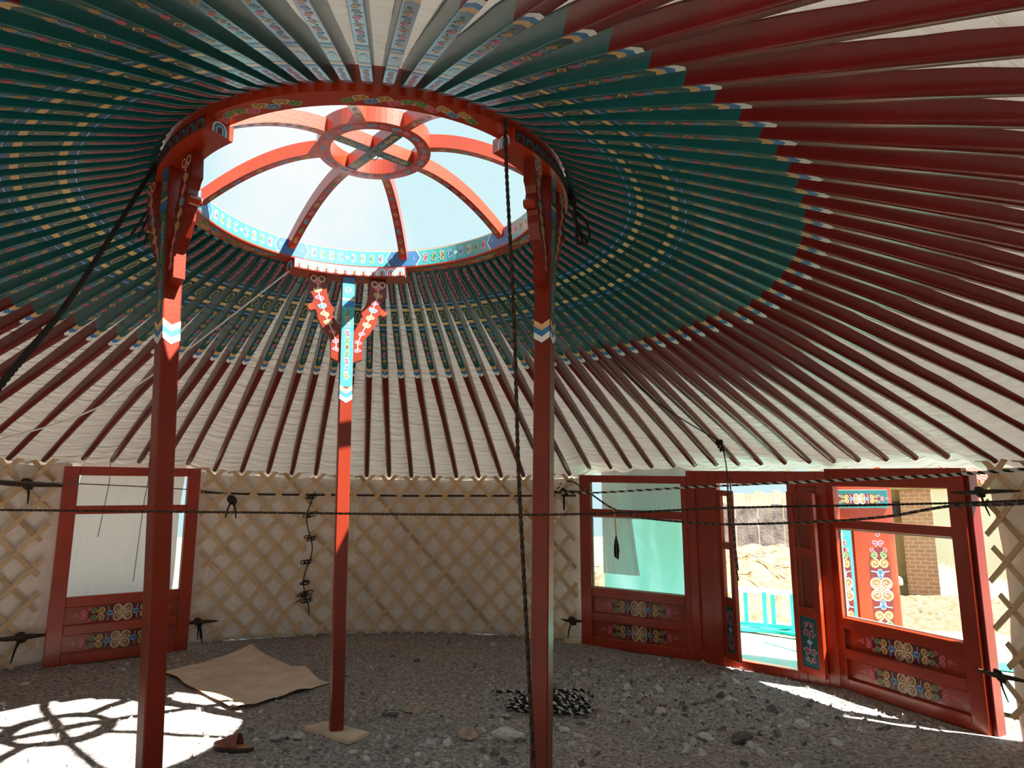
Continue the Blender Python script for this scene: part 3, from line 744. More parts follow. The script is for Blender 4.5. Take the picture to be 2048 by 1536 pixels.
# ------------------------------------------------------------------ ropes and ties
def rope_obj(name, P, r, mats, label, cat='rope', **k):
    mb = MB(); rope(mb, P, r, mats, **k); return tag(mb.build(name, smooth=True, recalc=False), label, cat)
rope_obj('rope', [(-1.93, 3.72, 3.42), (-1.78, 2.9, 2.44), (-1.55, 2.2, 1.91), (-1.35, 1.3, 1.1), (-1.2, .35, .2), (-1.15, .05, -.2)], .013, ['rope_black', 'rope_black'], 'thick dark braided rope slanting from the crown down past the left edge', pitch=.07)
rope_obj('rope', [(-.035, 3.46, 3.53), (-.03, 3.455, 3.30), (.01, 3.5, 2.48), (.03, 3.5, 1.77), (.06, 3.5, 1.16), (.09, 3.5, .56), (.105, 3.5, .2), (.11, 3.5, -.03)], .0105, ['rope_black', 'rope_brown'], 'dark braided rope hanging straight down beside the right column', pitch=.07)
rope_obj('rope', [(-5.15, 3.2, 1.60), (-3.8, 3.2, 1.575), (-2.18, 3.2, 1.56), (-1.2, 3.2, 1.55), (.12, 3.2, 1.54), (.97, 3.2, 1.57), (1.6, 3.2, 1.582), (2.19, 3.2, 1.60), (3.45, 3.2, 1.66)], .0055, ['rope_black', 'rope_brown'], 'thin dark rope stretched level across the whole tent in front of the columns', pitch=.04)
rope_obj('rope', [(.55, 8.45, 1.95), (.62, 8.1, 1.83), (1.74, 6.9, 1.84), (2.4, 5.8, 1.83), (2.72, 4.9, 1.81), (2.76, 4.0, 1.79), (3.1, 3.2, 1.80), (3.42, 2.9, 1.83)], .0115, ['rope_black', 'rope_white'], 'black and white twisted rope stretched across the tops of the entrance frames', pitch=.11)
rope_obj('rope', [(.62, 8.42, 1.98), (.69, 8.2, 1.95), (.86, 8.1, 1.82), (1.07, 7.8, 1.65), (1.31, 7.4, 1.56), (1.7, 6.8, 1.51), (1.94, 6.4, 1.50), (2.33, 5.7, 1.52), (2.53, 5.1, 1.55), (2.69, 4.6, 1.61), (2.73, 4.0, 1.61), (3.1, 3.2, 1.66), (3.4, 2.8, 1.7)], .011, ['rope_grey', 'rope_brown'], 'frayed grey wool rope sagging across the entrance below the twisted rope', pitch=.09)
mb = MB(); tube(mb, [(-1.60, 5.19, 3.36), (-2.79, 5.25, 2.43), (-3.68, 5.3, 2.10), (-4.9, 5.35, 1.86)], .006, 'string_white', 6, .1)
tag(mb.build('string', smooth=True), 'thin white string running from the back capital down to the left wall', 'string')
mb = MB(); tube(mb, [pol(4.42, 160, 1.93), pol(4.35, 146.2, 1.88), pol(4.3, 140, 1.88), pol(4.27, 131, 1.87), pol(4.32, 124, 1.85), pol(4.46, 120.3, 1.83)], .0055, 'rope_grey', 6, .06)
tag(mb.build('cord', smooth=True), 'thin grey cord running along the left wall in front of the left window', 'cord')
mb = MB(); tube(mb, [pol(4.535, 123.5, 1.84), pol(4.54, 115, 1.83), pol(4.54, 105, 1.835), pol(4.54, 95, 1.83), pol(4.54, 84, 1.83), pol(4.535, 75, 1.825), pol(4.53, 69.3, 1.82)], .011, 'rope_brown', 6, .1)
tag(mb.build('girth_strap', smooth=True), 'dark strap running behind the back lattice just below its top', 'strap')
# hanging rope and the cord it hangs from, by the door
roofp = lambda r, az, d: pol(r, az, roofz(r, az)-d)
mb = MB(); tube(mb, [(.72, 6.03, roofz(2.34, 47)-.06), (1.25, 6.5, 2.60), (1.96, 6.98, 2.27)], .0065, 'rope_black', 6, .08)
tag(mb.build('cord', smooth=True), 'black cord running along the rafters toward the entrance', 'cord')
mb = MB(); K = Vector((1.96, 6.98, 2.265))
for j in range(3):
    c = K+Vector((.01*j, -.004*j, -.035*j)); rr = .028-.006*j
    tube(mb, [c+Vector((rr*cos(t+j), rr*.8*sin(t+j), .02*sin(2*t+j))) for t in [2*pi*i/10 for i in range(11)]], .009, 'rope_black', 6, .01)
tube(mb, [K, K+Vector((.03, -.02, -.09)), K+Vector((.05, -.02, -.25)), K+Vector((.055, -.02, -.44))], .006, 'rope_black', 6, .03)
rope(mb, [K+Vector((.055, -.02, -.34)), K+Vector((.05, -.025, -.6)), K+Vector((.075, -.03, -.85)), K+Vector((.085, -.03, -1.1)), K+Vector((.10, -.03, -1.27))], .009, ['rope_brown', 'rope_grey'], .06)
rope(mb, [K+Vector((.075, -.02, -.34)), K+Vector((.085, -.02, -.7)), K+Vector((.09, -.03, -.95)), K+Vector((.105, -.03, -1.18))], .008, ['rope_brown', 'rope_grey'], .06)
tag(mb.build('hanging_rope', smooth=True, recalc=False), 'knotted dark rope hanging from the roof in front of the open door', 'rope')
# tassel on the sagging rope
mb = MB(); T0 = Vector((1.06, 7.8, 1.655))
tube(mb, [T0+Vector((.012*cos(t), .014*sin(t), .012*sin(t)-.004)) for t in [2*pi*i/10 for i in range(11)]], .006, 'string_yellow', 6, .01)
tube(mb, [T0+Vector((0, 0, -.01)), T0+Vector((.01, 0, -.12)), T0+Vector((.015, 0, -.29))], .006, 'string_yellow', 6, .03)
for j in range(7):
    a = j*.9; w = .018+.004*(j % 3)
    tube(mb, [T0+Vector((.015, 0, -.27)), T0+Vector((.015+w*cos(a), w*sin(a), -.36)), T0+Vector((.018+w*1.2*cos(a), w*sin(a), -.43-.008*j)), T0+Vector((.018+w*.6*cos(a), w*.6*sin(a), -.455-.008*j)), T0+Vector((.016, 0, -.33))], .0055, 'rope_grey' if j % 2 else 'rope_black', 6, .02)
tag(mb.build('tassel', smooth=True), 'dark looped tassel tied with yellow cord, hanging from the sagging rope', 'tassel')
# lashing between lattice sections
mb = MB(); rl = random.Random(3)
tube(mb, [pol(4.475, 108.6+.5*sin(z*9), z) for z in [1.86-.09*i for i in range(16)]], .006, 'rope_black', 6, .03)
for z in (1.80, 1.60, 1.34, 1.08, .86, .74, .68):
    for j in range(3):
        c = pol(4.47, 108.6+rl.uniform(-.5, .5), z+rl.uniform(-.02, .02)); w = rl.uniform(.025, .055)
        tube(mb, [c+Vector((w*cos(t)*1.1, -.01*sin(t), w*.5*sin(t+rl.random())) ) for t in [2*pi*i/8 for i in range(8)]], .0055, 'rope_black', 5, .02)
for j in range(8): 
    c = pol(4.465, 109.0, .70); tube(mb, [c, c+Vector((rl.uniform(-.09, .09), -.02, rl.uniform(-.07, .06)))], .004, 'rope_brown', 5, .02)
tag(mb.build('rope_lashing', smooth=True), 'knotted dark rope lashing joining two lattice sections', 'rope')
# woollen ties at the frames
def tie(az, r, z, w, label, tails=2, flat=1.0, seed=1):
    mb = MB(); q = random.Random(seed); a = radians(az); tg = Vector((sin(a), -cos(a), 0)); c = pol(r, az, z); inn = Vector((-cos(a), -sin(a), 0))
    tube(mb, [c-tg*w+Vector((0, 0, .01)), c-tg*w*.5+inn*.02, c+inn*.03, c+tg*w*.5+inn*.02, c+tg*w-Vector((0, 0, .005))], .014*flat, 'rope_brown', 8, .03, lambda t: .35+.9*sin(pi*t))
    for j in range(3):
        rr = .03+.01*q.random(); ph = q.random()*3
        tube(mb, [c+inn*.03+tg*(rr*cos(t+ph))+Vector((0, 0, rr*sin(t))) for t in [2*pi*i/9 for i in range(10)]], .011*flat, 'rope_black' if j % 2 else 'rope_brown', 7, .015)
    for j in range(tails):
        d = q.uniform(-.06, .06); tube(mb, [c+inn*.03, c+inn*.045+tg*d*.6+Vector((0, 0, -.08)), c+inn*.03+tg*d+Vector((0, 0, -.16-.06*q.random()))], .009*flat, 'rope_black', 6, .03, lambda t: 1-.5*t)
    return tag(mb.build('strap_tie', smooth=True), label, 'tie')
tie(144.6, 4.45, 1.865, .36, 'thick dark wool tie beside the top left corner of the left window', 1, 1.5, 2)
tie(143.4, 4.44, .50, .26, 'dark wool tie low on the lattice left of the left window', 1, 1.4, 3)
tie(122.9, 4.43, .50, .20, 'dark wool tie low on the lattice right of the left window', 3, 1.2, 4)
tie(119.6, 4.45, 1.76, .05, 'dark cloth tie dangling from the top of the lattice right of the left window', 2, 1.4, 5)
tie(70.6, 4.45, 1.86, .26, 'dark strap tie beside the top left corner of the entrance frames', 2, 1.0, 6)
tie(69.6, 4.43, .46, .14, 'dark knotted tie low beside the left end of the entrance frames', 2, 1.0, 7)
tie(14.6, 4.45, 1.73, .30, 'dark strap tie at the upper right end of the entrance frames', 1, 1.0, 8)
tie(14.8, 4.45, .46, .22, 'dark strap tie low at the right end of the entrance frames', 1, 1.1, 9)
# loose rope ends on the crown rim
for (r, az, lab, sd) in ((1.215, -168, 'loose dark rope ends dangling from the left side of the crown rim', 1), (1.225, -2, 'looped dark rope ends dangling from the right side of the crown rim', 2)):
    mb = MB(); q = random.Random(sd); c = ringp(r, az, .02)
    if sd == 1: c += Vector((-.01, 0, 0))
    a = radians(az); out = Vector((cos(a), sin(a), 0)); tg = Vector((-sin(a), cos(a), 0))
    for j in range(4):
        d = -.05+.035*j; ln = .20+.08*q.random()
        tube(mb, [c+tg*d, c+out*.03+tg*(d-.01)+Vector((0, 0, -.08)), c+out*.035+tg*(d+.02)+Vector((0, 0, -.16)), c+out*(.05+.02*j)+tg*(d+q.uniform(-.05, .05))+Vector((0, 0, -.12-ln*.8))], .0075, 'rope_black', 6, .02)
    tube(mb, [c+tg*-.09, c+out*.012, c+tg*.09], .009, 'rope_black', 6, .03)
    if sd == 2: tube(mb, [c+out*.03+Vector((0, 0, -.12)), c+out*.10+tg*.02+Vector((0, 0, -.18)), c+out*.12+tg*.02+Vector((0, 0, -.30)), c+out*.05+tg*.02+Vector((0, 0, -.33)), c+out*.04+Vector((0, 0, -.26))], .0085, 'rope_black', 6, .02)
    tag(mb.build('rope_tie', smooth=True), lab, 'rope')

# ------------------------------------------------------------------ things lying on the floor
def fl(x, y): return g(x, y)+.018*noise.noise(Vector((x*1.7, y*1.7, 0)))+.010*noise.noise(Vector((x*6, y*6, 3)))
mb = MB(); q = random.Random(11); P = []; HX, HY = .30, 6.08
for k in range(330):
    t = k/329; lobe = (-.10, .02) if (k//42) % 3 == 0 else (.12, -.03) if (k//42) % 3 == 1 else (.0, .06)
    a = k*.55+q.uniform(-.35, .35); R = (.16+.07*sin(k*.23))*q.uniform(.5, 1.1)*(1-.15*t)
    x = HX+lobe[0]+R*1.15*cos(a); y = HY+lobe[1]+R*.75*sin(a); d = min(1, hypot((x-HX)/.38, (y-HY)/.25))
    P.append(Vector((x, y, fl(x, y)+.014+.125*t*(1-d*d)+.02*q.random())))
tail = [Vector((x, y, fl(x, y)+.012)) for x, y in ((-.13, 6.50), (-.02, 6.54), (.08, 6.52), (.16, 6.36), (.2, 6.22))]
end = [Vector((x, y, fl(x, y)+.014)) for x, y in ((.38, 6.36), (.46, 6.54), (.56, 6.60), (.64, 6.52), (.66, 6.42))]
rope(mb, tail+P+end, .0115, ['rope_black', 'rope_white'], pitch=.085, step=.014, n=8, bias=.35)
tag(mb.build('rope_coil', smooth=True, recalc=False), 'heap of black and white twisted rope on the floor behind the right column', 'rope')
mb = MB(); C4 = [(-3.10, 6.95), (-2.66, 7.90), (-1.55, 6.69), (-2.08, 5.90)]
def cb(a, b):
    x = lerp(lerp(C4[0][0], C4[1][0], b), lerp(C4[3][0], C4[2][0], b), a); y = lerp(lerp(C4[0][1], C4[1][1], b), lerp(C4[3][1], C4[2][1], b), a)
    z = g(x, y)+.022+.012*noise.noise(Vector((x*2.2, y*2.2, 7)))
    z += .05*max(0, 1-hypot(a-.02, b-1.0)/.32)**1.6; z += .05*max(0, 1-hypot(a-.72, (b-1.0)*1.6)/.17)
    z += .012*(abs(b) < .08)*max(0, sin(a*9)); z -= .008*math.exp(-((b-.42)/.015)**2)
    if a > .95: z += .02*max(0, sin(b*11+1))
    x += .03*noise.noise(Vector((a*4, b*4, 2))); y += .03*noise.noise(Vector((a*4, b*4, 6)))
    return Vector((x, y, z))
mb.grid(cb, 48, 48, 'cardboard'); o = mb.build('cardboard_sheet', smooth=True)
o.data.materials.append(MATS['cardboard_edge']); md = o.modifiers.new('thick', 'SOLIDIFY'); md.thickness = .006; md.offset = -1; md.material_offset_rim = 1
tag(o, 'large flattened brown cardboard sheet with a curled corner on the floor', 'cardboard')
# sandal
SX, SY = -1.80, 5.14; sz = fl(SX, SY)+.002; th = radians(172)
sd_ = Vector((cos(th), sin(th), 0)); se = Vector((-sin(th), cos(th), 0))
sroot = empty('sandal', (SX, SY, sz), 'single worn brown leather slip-on sandal lying by the sun patch', 'sandal')
def sf(x, y, z): return Vector((SX, SY, sz))+sd_*x+se*y+Vector((0, 0, z+.012*max(0, (x-.06)/.08)**2))
outl = []
for k in range(28):
    t = 2*pi*k/28; x = .138*cos(t); w = .044+.008*cos(t-.3)-.006*cos(2*t); outl.append((x, w*sin(t)+.004*cos(t)))
mb = MB(); mb.sweep([[sf(x*s_, y*s_, z) for x, y in outl] for z, s_ in ((0, .97), (.006, 1), (.020, 1), (.023, .97))], 'rubber'); mb.build('sole', sroot)
mb = MB(); mb.sweep([[sf(x*.93, y*.92, z) for x, y in outl] for z in (.022, .028)], 'insole'); mb.build('insole', sroot)
mb = MB(); nr = 14
def up_(a, b):
    x = lerp(.128, -.045, a); w = .050*sqrt(max(.02, 1-max(0, (x-.03)/.112)**2)); h = lerp(.018, .086, a**.8)
    t = pi*b; return sf(x+.012*sin(t)*(1 if a > .5 else .3), w*cos(t), .022+h*sin(t)**.8)
mb.grid(up_, 16, 16, 'leather')
for (a, b) in ((.45, .28), (.62, .42), (.45, .70), (.62, .60)):
    mb.face([up_(a+da, b+db)+Vector((0, 0, .0022)) for da, db in ((-.035, -.03), (.035, -.005), (.035, .03), (-.03, .01))], 'rubber')
o = mb.build('upper', sroot, smooth=True, recalc=False); md = o.modifiers.new('thick', 'SOLIDIFY'); md.thickness = .004; md.offset = 1
# wooden block by the entrance
mb = MB(); mb.box(-.085, .085, -.04, .04, 0, .05, 'plywood', lambda x, y, z: Vector((.66+x*.95+y*.3, 8.46-x*.3+y*.95, g(.66, 8.46)+z)), bev=.004)
tag(mb.build('wood_block'), 'small pale wood block on the floor at the left end of the entrance', 'block')
# stones
def stone(mb, x, y, s, m, q, flat=.5, sink=.3, dz=0):
    b = bmesh.new(); bmesh.ops.create_icosphere(b, subdivisions=2, radius=1); rot = Matrix.Rotation(q.uniform(0, 6.28), 3, 'Z') @ Matrix.Rotation(q.uniform(-.3, .3), 3, 'X')
    o_ = Vector((q.uniform(0, 50), q.uniform(0, 50), 0)); ax = q.uniform(.65, 1)
    b.verts.index_update()
    pts = []
    for v in b.verts:
        c = v.co*(1+.45*noise.noise(v.co*1.3+o_)); c = Vector((c.x, c.y*ax, c.z*flat)); c = rot @ c; pts.append(Vector((x, y, fl(x, y)+s*flat*(1-sink)*.7+dz))+c*s)
    mb.add(pts, [tuple(v.index for v in f.verts) for f in b.faces], m); b.free()
q = random.Random(5)
for (x, y, s, m, lab) in ((-1.575, 5.37, .062, 'stone_grey', 'grey rounded stone left of the plywood board, farther from it'), (-1.465, 5.385, .068, 'stone_grey', 'grey rounded stone touching the left corner of the plywood board'),
        (-.03, 5.44, .115, 'stone_pale', 'large flat pale stone left of the right column'), (-.30, 5.46, .08, 'stone_rust', 'flat brownish stone left of the large pale stone'), (1.34, 5.48, .062, 'stone_pale', 'pale flat stone in the right foreground'),
        (1.58, 5.46, .10, 'stone_dark', 'dark low stone right of the pale flat stone in the foreground'), (2.12, 5.80, .065, 'stone_pale', 'pale angular stone on the floor before the right entrance window'), (.37, 5.62, .045, 'stone_pale', 'small pale stone right of the right column below the rope heap'),
        (-.05, 5.90, .04, 'stone_pale', 'small pale chunk at the left side of the rope heap'), (-.90, 5.88, .05, 'stone_dark', 'dark flat stone right of the back column'), (-.74, 6.02, .085, 'stone_rust', 'flat brownish stone beyond the dark flat stone')):
    mb = MB(); stone(mb, x, y, s, m, q, .42); tag(mb.build('stone', recalc=False), lab, 'stone')
mb = MB(); q = random.Random(21)
def shard(x, y, s, m):
    n = q.choice((4, 5, 5, 6)); a0 = q.uniform(0, 6.28); h = s*q.uniform(.15, .5); tx, ty = q.uniform(-.6, .6), q.uniform(-.6, .6); z0 = fl(x, y)-.003
    el = q.uniform(.5, 1.0); ph = q.uniform(0, 3.14); top = []; bot = []
    for k in range(n):
        a = a0+2*pi*k/n+q.uniform(-.25, .25); u, v = cos(a)*s, sin(a)*s*el; u, v = u*cos(ph)-v*sin(ph), u*sin(ph)+v*cos(ph)
        bot.append(Vector((x+u, y+v, z0))); top.append(Vector((x+u*.75, y+v*.75, z0+h+u*tx+v*ty+.003)))
    i = list(range(n)); mb.add(bot+top, [tuple(n+k for k in i)]+[(k, (k+1) % n, n+(k+1) % n, n+k) for k in i], m)
cnt = 0
while cnt < 6800:
    if cnt < 3300: x, y = q.gauss(1.4, .9), q.gauss(6.3, .7)
    elif cnt < 4300: x, y = q.gauss(-.9, .6), q.gauss(5.3, .5)
    else: x, y = q.uniform(-4.2, 3.4), q.uniform(3.8, 8.6)
    cnt += 1
    if hypot(x-CX, y-CY) > 4.35 or hypot(x+1.2, y-5.46) < .26 and x > -1.5: continue
    if -3.1 < x < -1.5 and 5.9 < y < 7.9 and abs(x+2.3)*.8+abs(y-6.9) < .95: continue
    s = min(.05, .0088*math.exp(q.gauss(0, .65))*(1.25 if cnt < 3300 else 1))
    shard(x, y, s, q.choice(('stone_grey', 'stone_grey', 'stone_pale', 'stone_rust', 'stone_dark')))
tag(mb.build('gravel', recalc=False), 'loose stone chips and gravel scattered over the dirt floor', 'gravel', kind='stuff')

# ------------------------------------------------------------------ outside the tent
def hung(name, fn, m, label, cat, nu=30, nv=30):
    mb = MB(); mb.grid(fn, nu, nv, m, lambda a, b: (a, b)); o = mb.build(name, smooth=True); return tag(o, label, cat)
fw, _ = frame_fn(FR['wl'], FR['wr']); f1, _ = frame_fn(FR['dl'], FR['pl'])
hung('felt_sheet', lambda a, b: fw(lerp(.16+.05*(b > .8)*(b-.8)*4, 1.16, a)-.20*a*max(0, .75-b)**2+.02*sin(b*7)*a, -.22-.03*noise.noise(Vector((a*3, b*2, 1)))-.10*(1-b), lerp(.02, 1.95, b)), 'felt_sheet', 'grey felt sheet hanging outside behind the left window', 'felt')
mb = MB()
for t in (.42, .78): tube(mb, [fw(t+.0, -.19, 1.93), fw(t+.01, -.20, 1.7), fw(t-.01, -.21, 1.45), fw(t-.04, -.215, 1.15 if t < .5 else .7)], .004, 'rope_grey', 6, .04)
tag(mb.build('cord', smooth=True), 'grey cords hanging outside over the felt behind the left window', 'cord')
hung('hanging_tarp', lambda a, b: f1(lerp(.13, 1.45, a), -.30-.035*noise.noise(Vector((a*5, b*1.5, 1)))-.03*sin(a*14)*(1-a)**2, lerp(.02, 2.0, b)), 'tarp_hung', 'aqua tarpaulin hanging outside behind the window left of the door', 'tarpaulin')
hung('white_cloth', lambda a, b: f1(lerp(.16, lerp(.60, .46, b) if b < .53 else 1.22, a), -.215-.02*sin(a*16+b*3)*a, lerp(.75, 1.98, b)), 'felt_sheet', 'white cloth draped over the top and left of the aqua tarpaulin outside', 'cloth', 30, 64)
# ground sheets
def gsheet(name, fn, m, label):
    mb = MB(); mb.grid(fn, 26, 16, m, lambda a, b: (a, b)); return tag(mb.build(name, smooth=True), label, 'tarpaulin')
fo, _ = frame_fn(FR['pl'], FR['jr'])
def gpt(p, h): p = Vector(p); p.z = g(p.x, p.y)+h; return p
gsheet('ground_sheet', lambda a, b: gpt(fo(lerp(-1.6, 3.6, a), -lerp(.12, 1.62, b), 0), .012+.012*noise.noise(Vector((a*7, b*4, 0)))), 'tarp_white', 'pale sunlit sheet spread on the ground outside the open door')  # real sheet, but widened and greened to bounce mint light indoors
gsheet('tarpaulin', lambda a, b: gpt(fo(lerp(-.8, 3.7, a), -1.60-lerp(0, .30, b)-.06*sin(a*9), 0), .03+.05*max(0, sin(b*6.3+a*8))+.02*noise.noise(Vector((a*12, b*6, 3)))), 'tarp_green', 'crumpled turquoise tarpaulin lying along the far edge of the pale sheet')
# ladder lying on its side
lad = empty('stepladder', (3.0, 9.0, g(3, 9)+.03), 'turquoise stepladder lying on its side beyond the pale sheet outside', 'ladder')
LA = Vector((2.25, 9.33, 0)); LB = Vector((4.0, 8.55, 0)); le = (LB-LA).normalized(); ln = Vector((le.y, -le.x, 0))
def lf(u, d, v): p = LA+le*u-ln*d; p.z = g(p.x, p.y)+.05+v; return p
for d, h0, h1 in ((0, .0, .46), (.16, .04, .42)):
    for v in (h0, h1):
        mb = MB(); mb.box(0, 1.9, d-.015, d+.015, v-.022, v+.022, 'ladder_green' if v < .2 else 'ladder_lit', lf, bev=.004); mb.build('rail', lad)  # upper rails pale: sunlight on the turquoise put into their colour
    for k in range(6):
        u = .16+.31*k+(.08 if d else 0); mb = MB(); mb.box(u-.025, u+.025, d-.012, d+.012, h0+.02, h1-.02, 'ladder_green', lf, bev=.003); mb.build('rung', lad)
# earth pile
mb = MB()
def pile(a, b):
    x = lerp(1.2, 5.3, a); y = lerp(10.0, 12.8, b); h = .86*sin(pi*b)**.9*(sin(pi*a)**.35)*(1+.18*noise.noise(Vector((x*1.2, y*1.2, 4))))
    return Vector((x+(y-11.4)*.25, y-(x-4)*.22, g(x, y)-.05+h+.07*noise.noise(Vector((x*4, y*4, 1)))+.04*noise.noise(Vector((x*11, y*11, 1)))))
mb.grid(pile, 110, 60, 'pile_earth')
o = mb.build('earth_pile', smooth=False); tag(o, 'sunlit orange-brown heap of earth and twigs in front of the wooden fence', 'heap')
mb = MB(); q = random.Random(8)
for k in range(26):
    x = q.uniform(2.6, 4.6); y = q.uniform(10.4, 11.2); p = pile((x-1.2)/4.1, (y-10)/2.8)+Vector((0, 0, .02)); a = q.uniform(-.7, .7); l_ = q.uniform(.15, .5)
    p2 = pile((x+l_*cos(a)-1.2)/4.1, min(.6, max(.02, (y+l_*sin(a)-10)/2.8)))+Vector((0, 0, .03))
    tube(mb, [p, (p+p2)/2+Vector((0, 0, .03)), p2], .008, 'slat_dark', 5, .08)
tag(mb.build('twigs', smooth=True), 'dry twigs lying on the sunlit earth heap', 'twigs', kind='stuff')
# fence
fen = empty('wooden_fence', (4.0, 13.2, .4), 'weathered grey wooden plank fence behind the earth heap', 'fence')
FA = Vector((2.2, 13.9, 0)); FB = Vector((6.8, 12.1, 0)); fe = (FB-FA).normalized(); fnn = Vector((-fe.y, fe.x, 0)); q = random.Random(4); u = 0; LF = (FB-FA).length
def ff(uu, d, v): p = FA+fe*uu+fnn*d; p.z = g(FA.x+fe.x*uu, FA.y+fe.y*uu)+v; return p
while u < LF:
    w = q.uniform(.15, .22); t = q.uniform(1.34, 1.42); mb = MB(); mb.box(u, u+w, -.012, .012, 0, t, 'fence_wood', ff, bev=.004)
    mb.build('plank', fen); u += w+q.choice((.002, .004, .014))
for v in (.4, 1.1):
    mb = MB(); mb.box(0, LF, .014, .06, v-.04, v+.04, 'fence_wood', ff); mb.build('rail', fen)
fen2 = empty('wooden_fence', (5.2, 15.2, .5), 'added pale plank row behind the grey fence, in place of its sunlit tops', 'fence')  # second row added to show sunlit tops above the grey planks
FA2 = Vector((2.4, 15.6, 0)); FB2 = Vector((8.2, 14.9, 0)); fe2 = (FB2-FA2).normalized(); fn2 = Vector((-fe2.y, fe2.x, 0)); u = 0
while u < 5.6:
    w = q.uniform(.16, .24); t = q.uniform(1.60, 1.68); mb = MB()
    mb.box(u, u+w, -.012, .012, 0, t, 'fence_sunlit', lambda uu, d, v: FA2+fe2*uu+fn2*d+Vector((0, 0, .5+v)), bev=.004); mb.build('plank', fen2); u += w+.006
# house
hs = empty('brick_house', (6.3, 11.4, .3), 'brick and cream house with red tiled eaves, seen through the right window', 'house')
def hwall(name, x0, y0, x1, y1, z0, z1, t, m, lab=None):
    mb = MB(); A = Vector((x0, y0, 0)); e = Vector((x1-x0, y1-y0, 0)); L = e.length; e.normalize(); n_ = Vector((-e.y, e.x, 0))
    mb.box(0, L, 0, t, z0, z1, m, lambda u, d, v: A+e*u+n_*d+Vector((0, 0, v))); o = mb.build(name, hs)
    if lab: o['label'] = lab
hwall('wall', 5.95, 12.15, 6.75, 11.85, -.1, 2.3, .2, 'wall_olive', 'olive side wall')
hwall('brick_wall', 6.02, 11.62, 6.36, 11.36, -.1, 2.02, .25, 'brick', 'brown brick wall')
hwall('cream_wall', 6.36, 11.36, 8.6, 10.9, -.1, 2.12, .25, 'wall_cream', 'sunlit cream wall')
mb = MB()
for k in range(40):
    x = 5.6+k*.08; y = 11.75-k*.02
    mb.sweep([[Vector((x+.036*cos(t), y-.38+d*1.6, 2.12+d*.5+.036*sin(t))) for t in [2*pi*j/8 for j in range(8)]] for d in (0, 1)], 'roof_red')
mb.build('roof_tiles', hs)
mb = MB(); mb.box(5.6, 8.8, 0, .06, 2.02, 2.12, 'wall_olive', lambda x, y, z: Vector((x, 11.72-(x-5.6)*.25-.30+y, z))); mb.build('eave_board', hs)
mb = MB(); mb.box(0, .32, 0, .05, 1.62, 1.86, 'black', lambda x, y, z: Vector((5.98+x*.94, 12.08-x*.36-.06+y, z))); mb.build('small_window', hs)
mb = MB(); tube(mb, [(5.50, 11.3, .72), (5.62, 11.26, .72), (5.68, 11.24, .72)], .026, 'pvc', 10, .03); tube(mb, [(5.68, 11.24, .72), (5.71, 11.23, .70), (5.71, 11.23, .62)], .032, 'pvc', 10, .03); tube(mb, [(5.50, 11.3, .72), (5.48, 11.31, .5), (5.48, 11.31, .25)], .024, 'pvc', 8, .05)
tag(mb.build('drain_pipe', smooth=True), 'white plastic drain pipe with elbow beside the brick wall', 'pipe')
mb = MB(); mb.box(-.16, .16, -.06, .06, 0, .07, 'pale_tint', lambda x, y, z: Vector((5.75+x, 10.95+y+x*.5, g(5.75, 10.95)+.03+z)), bev=.005)
tag(mb.build('concrete_block'), 'pale block lying on the ground below the drain pipe', 'block')
mb = MB()
def mound(a, b):
    x = lerp(3.9, 9.0, a); y = lerp(9.3, 11.9, b); e = min(1, 8*a, 8*(1-a), 5*b, 6*(1-b))
    return Vector((x+(y-10)*.15, y-(x-5.5)*.22, g(x, y)-.06+e*(.09+.12*b)+.04*noise.noise(Vector((x*4, y*4, 1)))*e+.03*noise.noise(Vector((x*13, y*13, 1)))*e))
mb.grid(mound, 90, 60, 'straw_earth'); tag(mb.build('earth_mound'), 'low bank of straw-coloured earth in front of the brick house', 'mound')
# red carved cabinet outside
cb_ = empty('painted_cabinet', (3.45, 7.2, g(3.4, 7.2)), 'red and teal painted cabinet standing outside behind the right window', 'cabinet')
ca = Vector((2.98, 7.10, 0)); ce = Vector((1, -.10, 0)).normalized(); cn = Vector((ce.y, -ce.x, 0))
def cf_(u, d, v): p = ca+ce*u+cn*d; p.z = g(3.4, 7.2)-.02+v; return p
mb = MB(); mb.box(0, .60, -.34, -.02, 0, 2.05, 'red', cf_, bev=.006); mb.build('body', cb_)
mb = MB(); mb.box(.02, .20, -.02, .004, .12, 1.42, 'aqua', cf_, bev=.004); p = Paint(); panel_motif(p, 1.25); p.emit(mb, lambda u, v, h: cf_(.11+v*.7, .004+h, .82+u)); mb.build('side_panel', cb_, recalc=False)
mb = MB(); mb.box(.22, .58, -.02, .006, .12, 1.42, 'red', cf_, bev=.004); p = Paint(); panel_motif(p, 1.25); p.emit(mb, lambda u, v, h: cf_(.43+v, .006+h, .82+u)); mb.build('door', cb_, recalc=False)
mb = MB(); mb.box(.04, .56, -.02, .004, 1.56, 1.73, 'teal', cf_, bev=.004); p = Paint(); panel_motif(p, .62); p.emit(mb, lambda u, v, h: cf_(.30+u, .004+h, 1.645+v)); mb.build('frieze', cb_, recalc=False)
mb = MB(); tube(mb, [(3.15, 7.75, .15), (3.85, 7.85, 1.75), (4.15, 7.9, 2.45)], .03, 'pvc', 10, .2)
tag(mb.build('pole', smooth=True), 'pale pole leaning behind the red cabinet outside', 'pole')

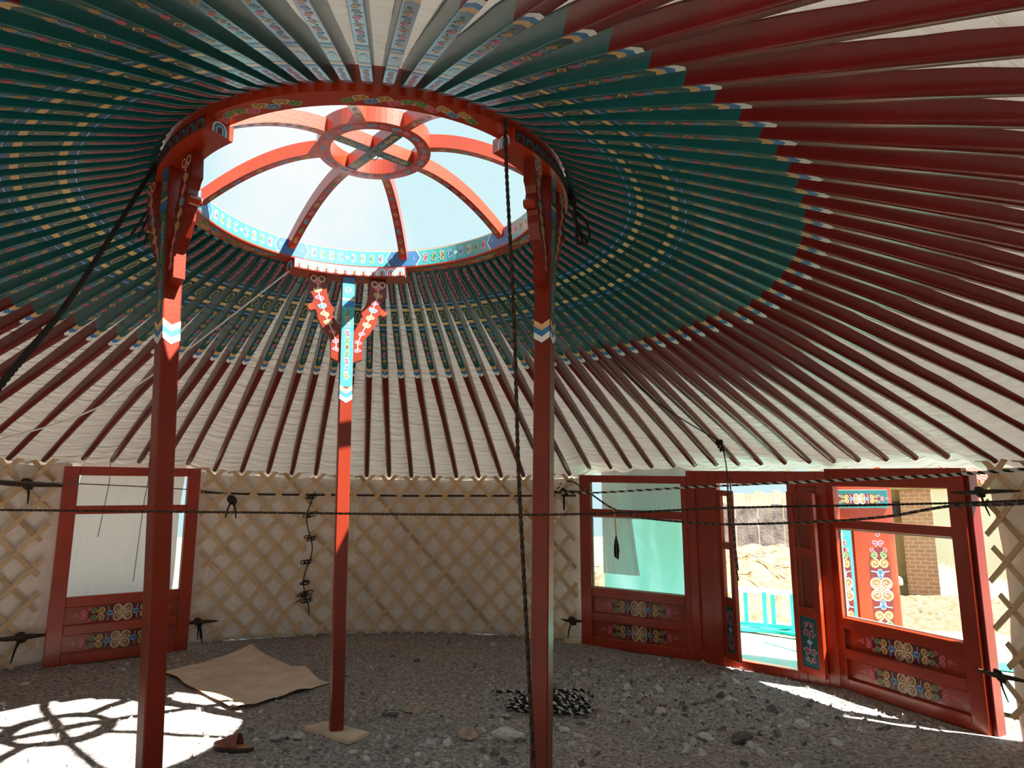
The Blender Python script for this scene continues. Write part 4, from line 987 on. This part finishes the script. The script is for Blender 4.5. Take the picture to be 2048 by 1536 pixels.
# ------------------------------------------------------------------ light, sky, camera
sun = bpy.data.lights.new('sun', 'SUN'); sun.energy = 30.0; sun.angle = radians(.6); sun.color = (1, .95, .84)
so_ = bpy.data.objects.new('sun', sun); COL.objects.link(so_)
dv = Vector((-.500, .254, -.828)); so_.rotation_euler = dv.to_track_quat('-Z', 'Y').to_euler(); so_.location = (6, 0, 12)
w = bpy.data.worlds.new('sky'); SC.world = w; w.use_nodes = True
nt = w.node_tree; N = nt.nodes; Lk = nt.links; bg = N['Background']
tc = N.new('ShaderNodeTexCoord'); no = N.new('ShaderNodeTexNoise'); no.inputs['Scale'].default_value = 2.2; no.inputs['Detail'].default_value = 5
Lk.new(tc.outputs['Generated'], no.inputs['Vector'])
rp = N.new('ShaderNodeValToRGB'); rp.color_ramp.elements[0].position = .54; rp.color_ramp.elements[1].position = .72
rp.color_ramp.elements[0].color = (.46, .80, .88, 1); rp.color_ramp.elements[1].color = (1, 1, 1, 1)
Lk.new(no.outputs['Fac'], rp.inputs['Fac']); Lk.new(rp.outputs['Color'], bg.inputs['Color']); bg.inputs['Strength'].default_value = .85
cam = bpy.data.cameras.new('camera'); cam.sensor_width = 36; cam.lens = 1480/2048*36; cam.clip_start = .02; cam.clip_end = 200
co = bpy.data.objects.new('camera', cam); COL.objects.link(co); co.location = (0, 0, 1.5); co.rotation_euler = (pi/2+.1873, 0, 0)
SC.camera = co
SC.view_settings.view_transform = 'Standard'; SC.view_settings.look = 'None'; SC.view_settings.exposure = 0.45
vs = SC.view_settings; vs.use_curve_mapping = True; cm = vs.curve_mapping
WL = 6.0; cm.white_level = (WL, WL, WL); cu = cm.curves[3]
def tone(x): return x if x < .42 else .42+.58*(1-math.exp(-(x-.42)/.80))/(1-math.exp(-(WL-.42)/.80))
def lift(x): return x*1.42/(1+.42*x/1.0) if x < 1 else 1.0
pts_ = [0, .02, .06, .12, .2, .3, .42, .6, .85, 1.2, 1.7, 2.4, 3.6, WL]
cu.points[0].location = (0, 0); cu.points[1].location = (1, 1)
for x in pts_[1:-1]: cu.points.new(x/WL, min(1, lift(tone(x))))
cm.update()
SC.cycles.max_bounces = 12; SC.cycles.diffuse_bounces = 8; SC.cycles.transparent_max_bounces = 16; SC.cycles.sample_clamp_indirect = 8
bpy.context.view_layer.update()
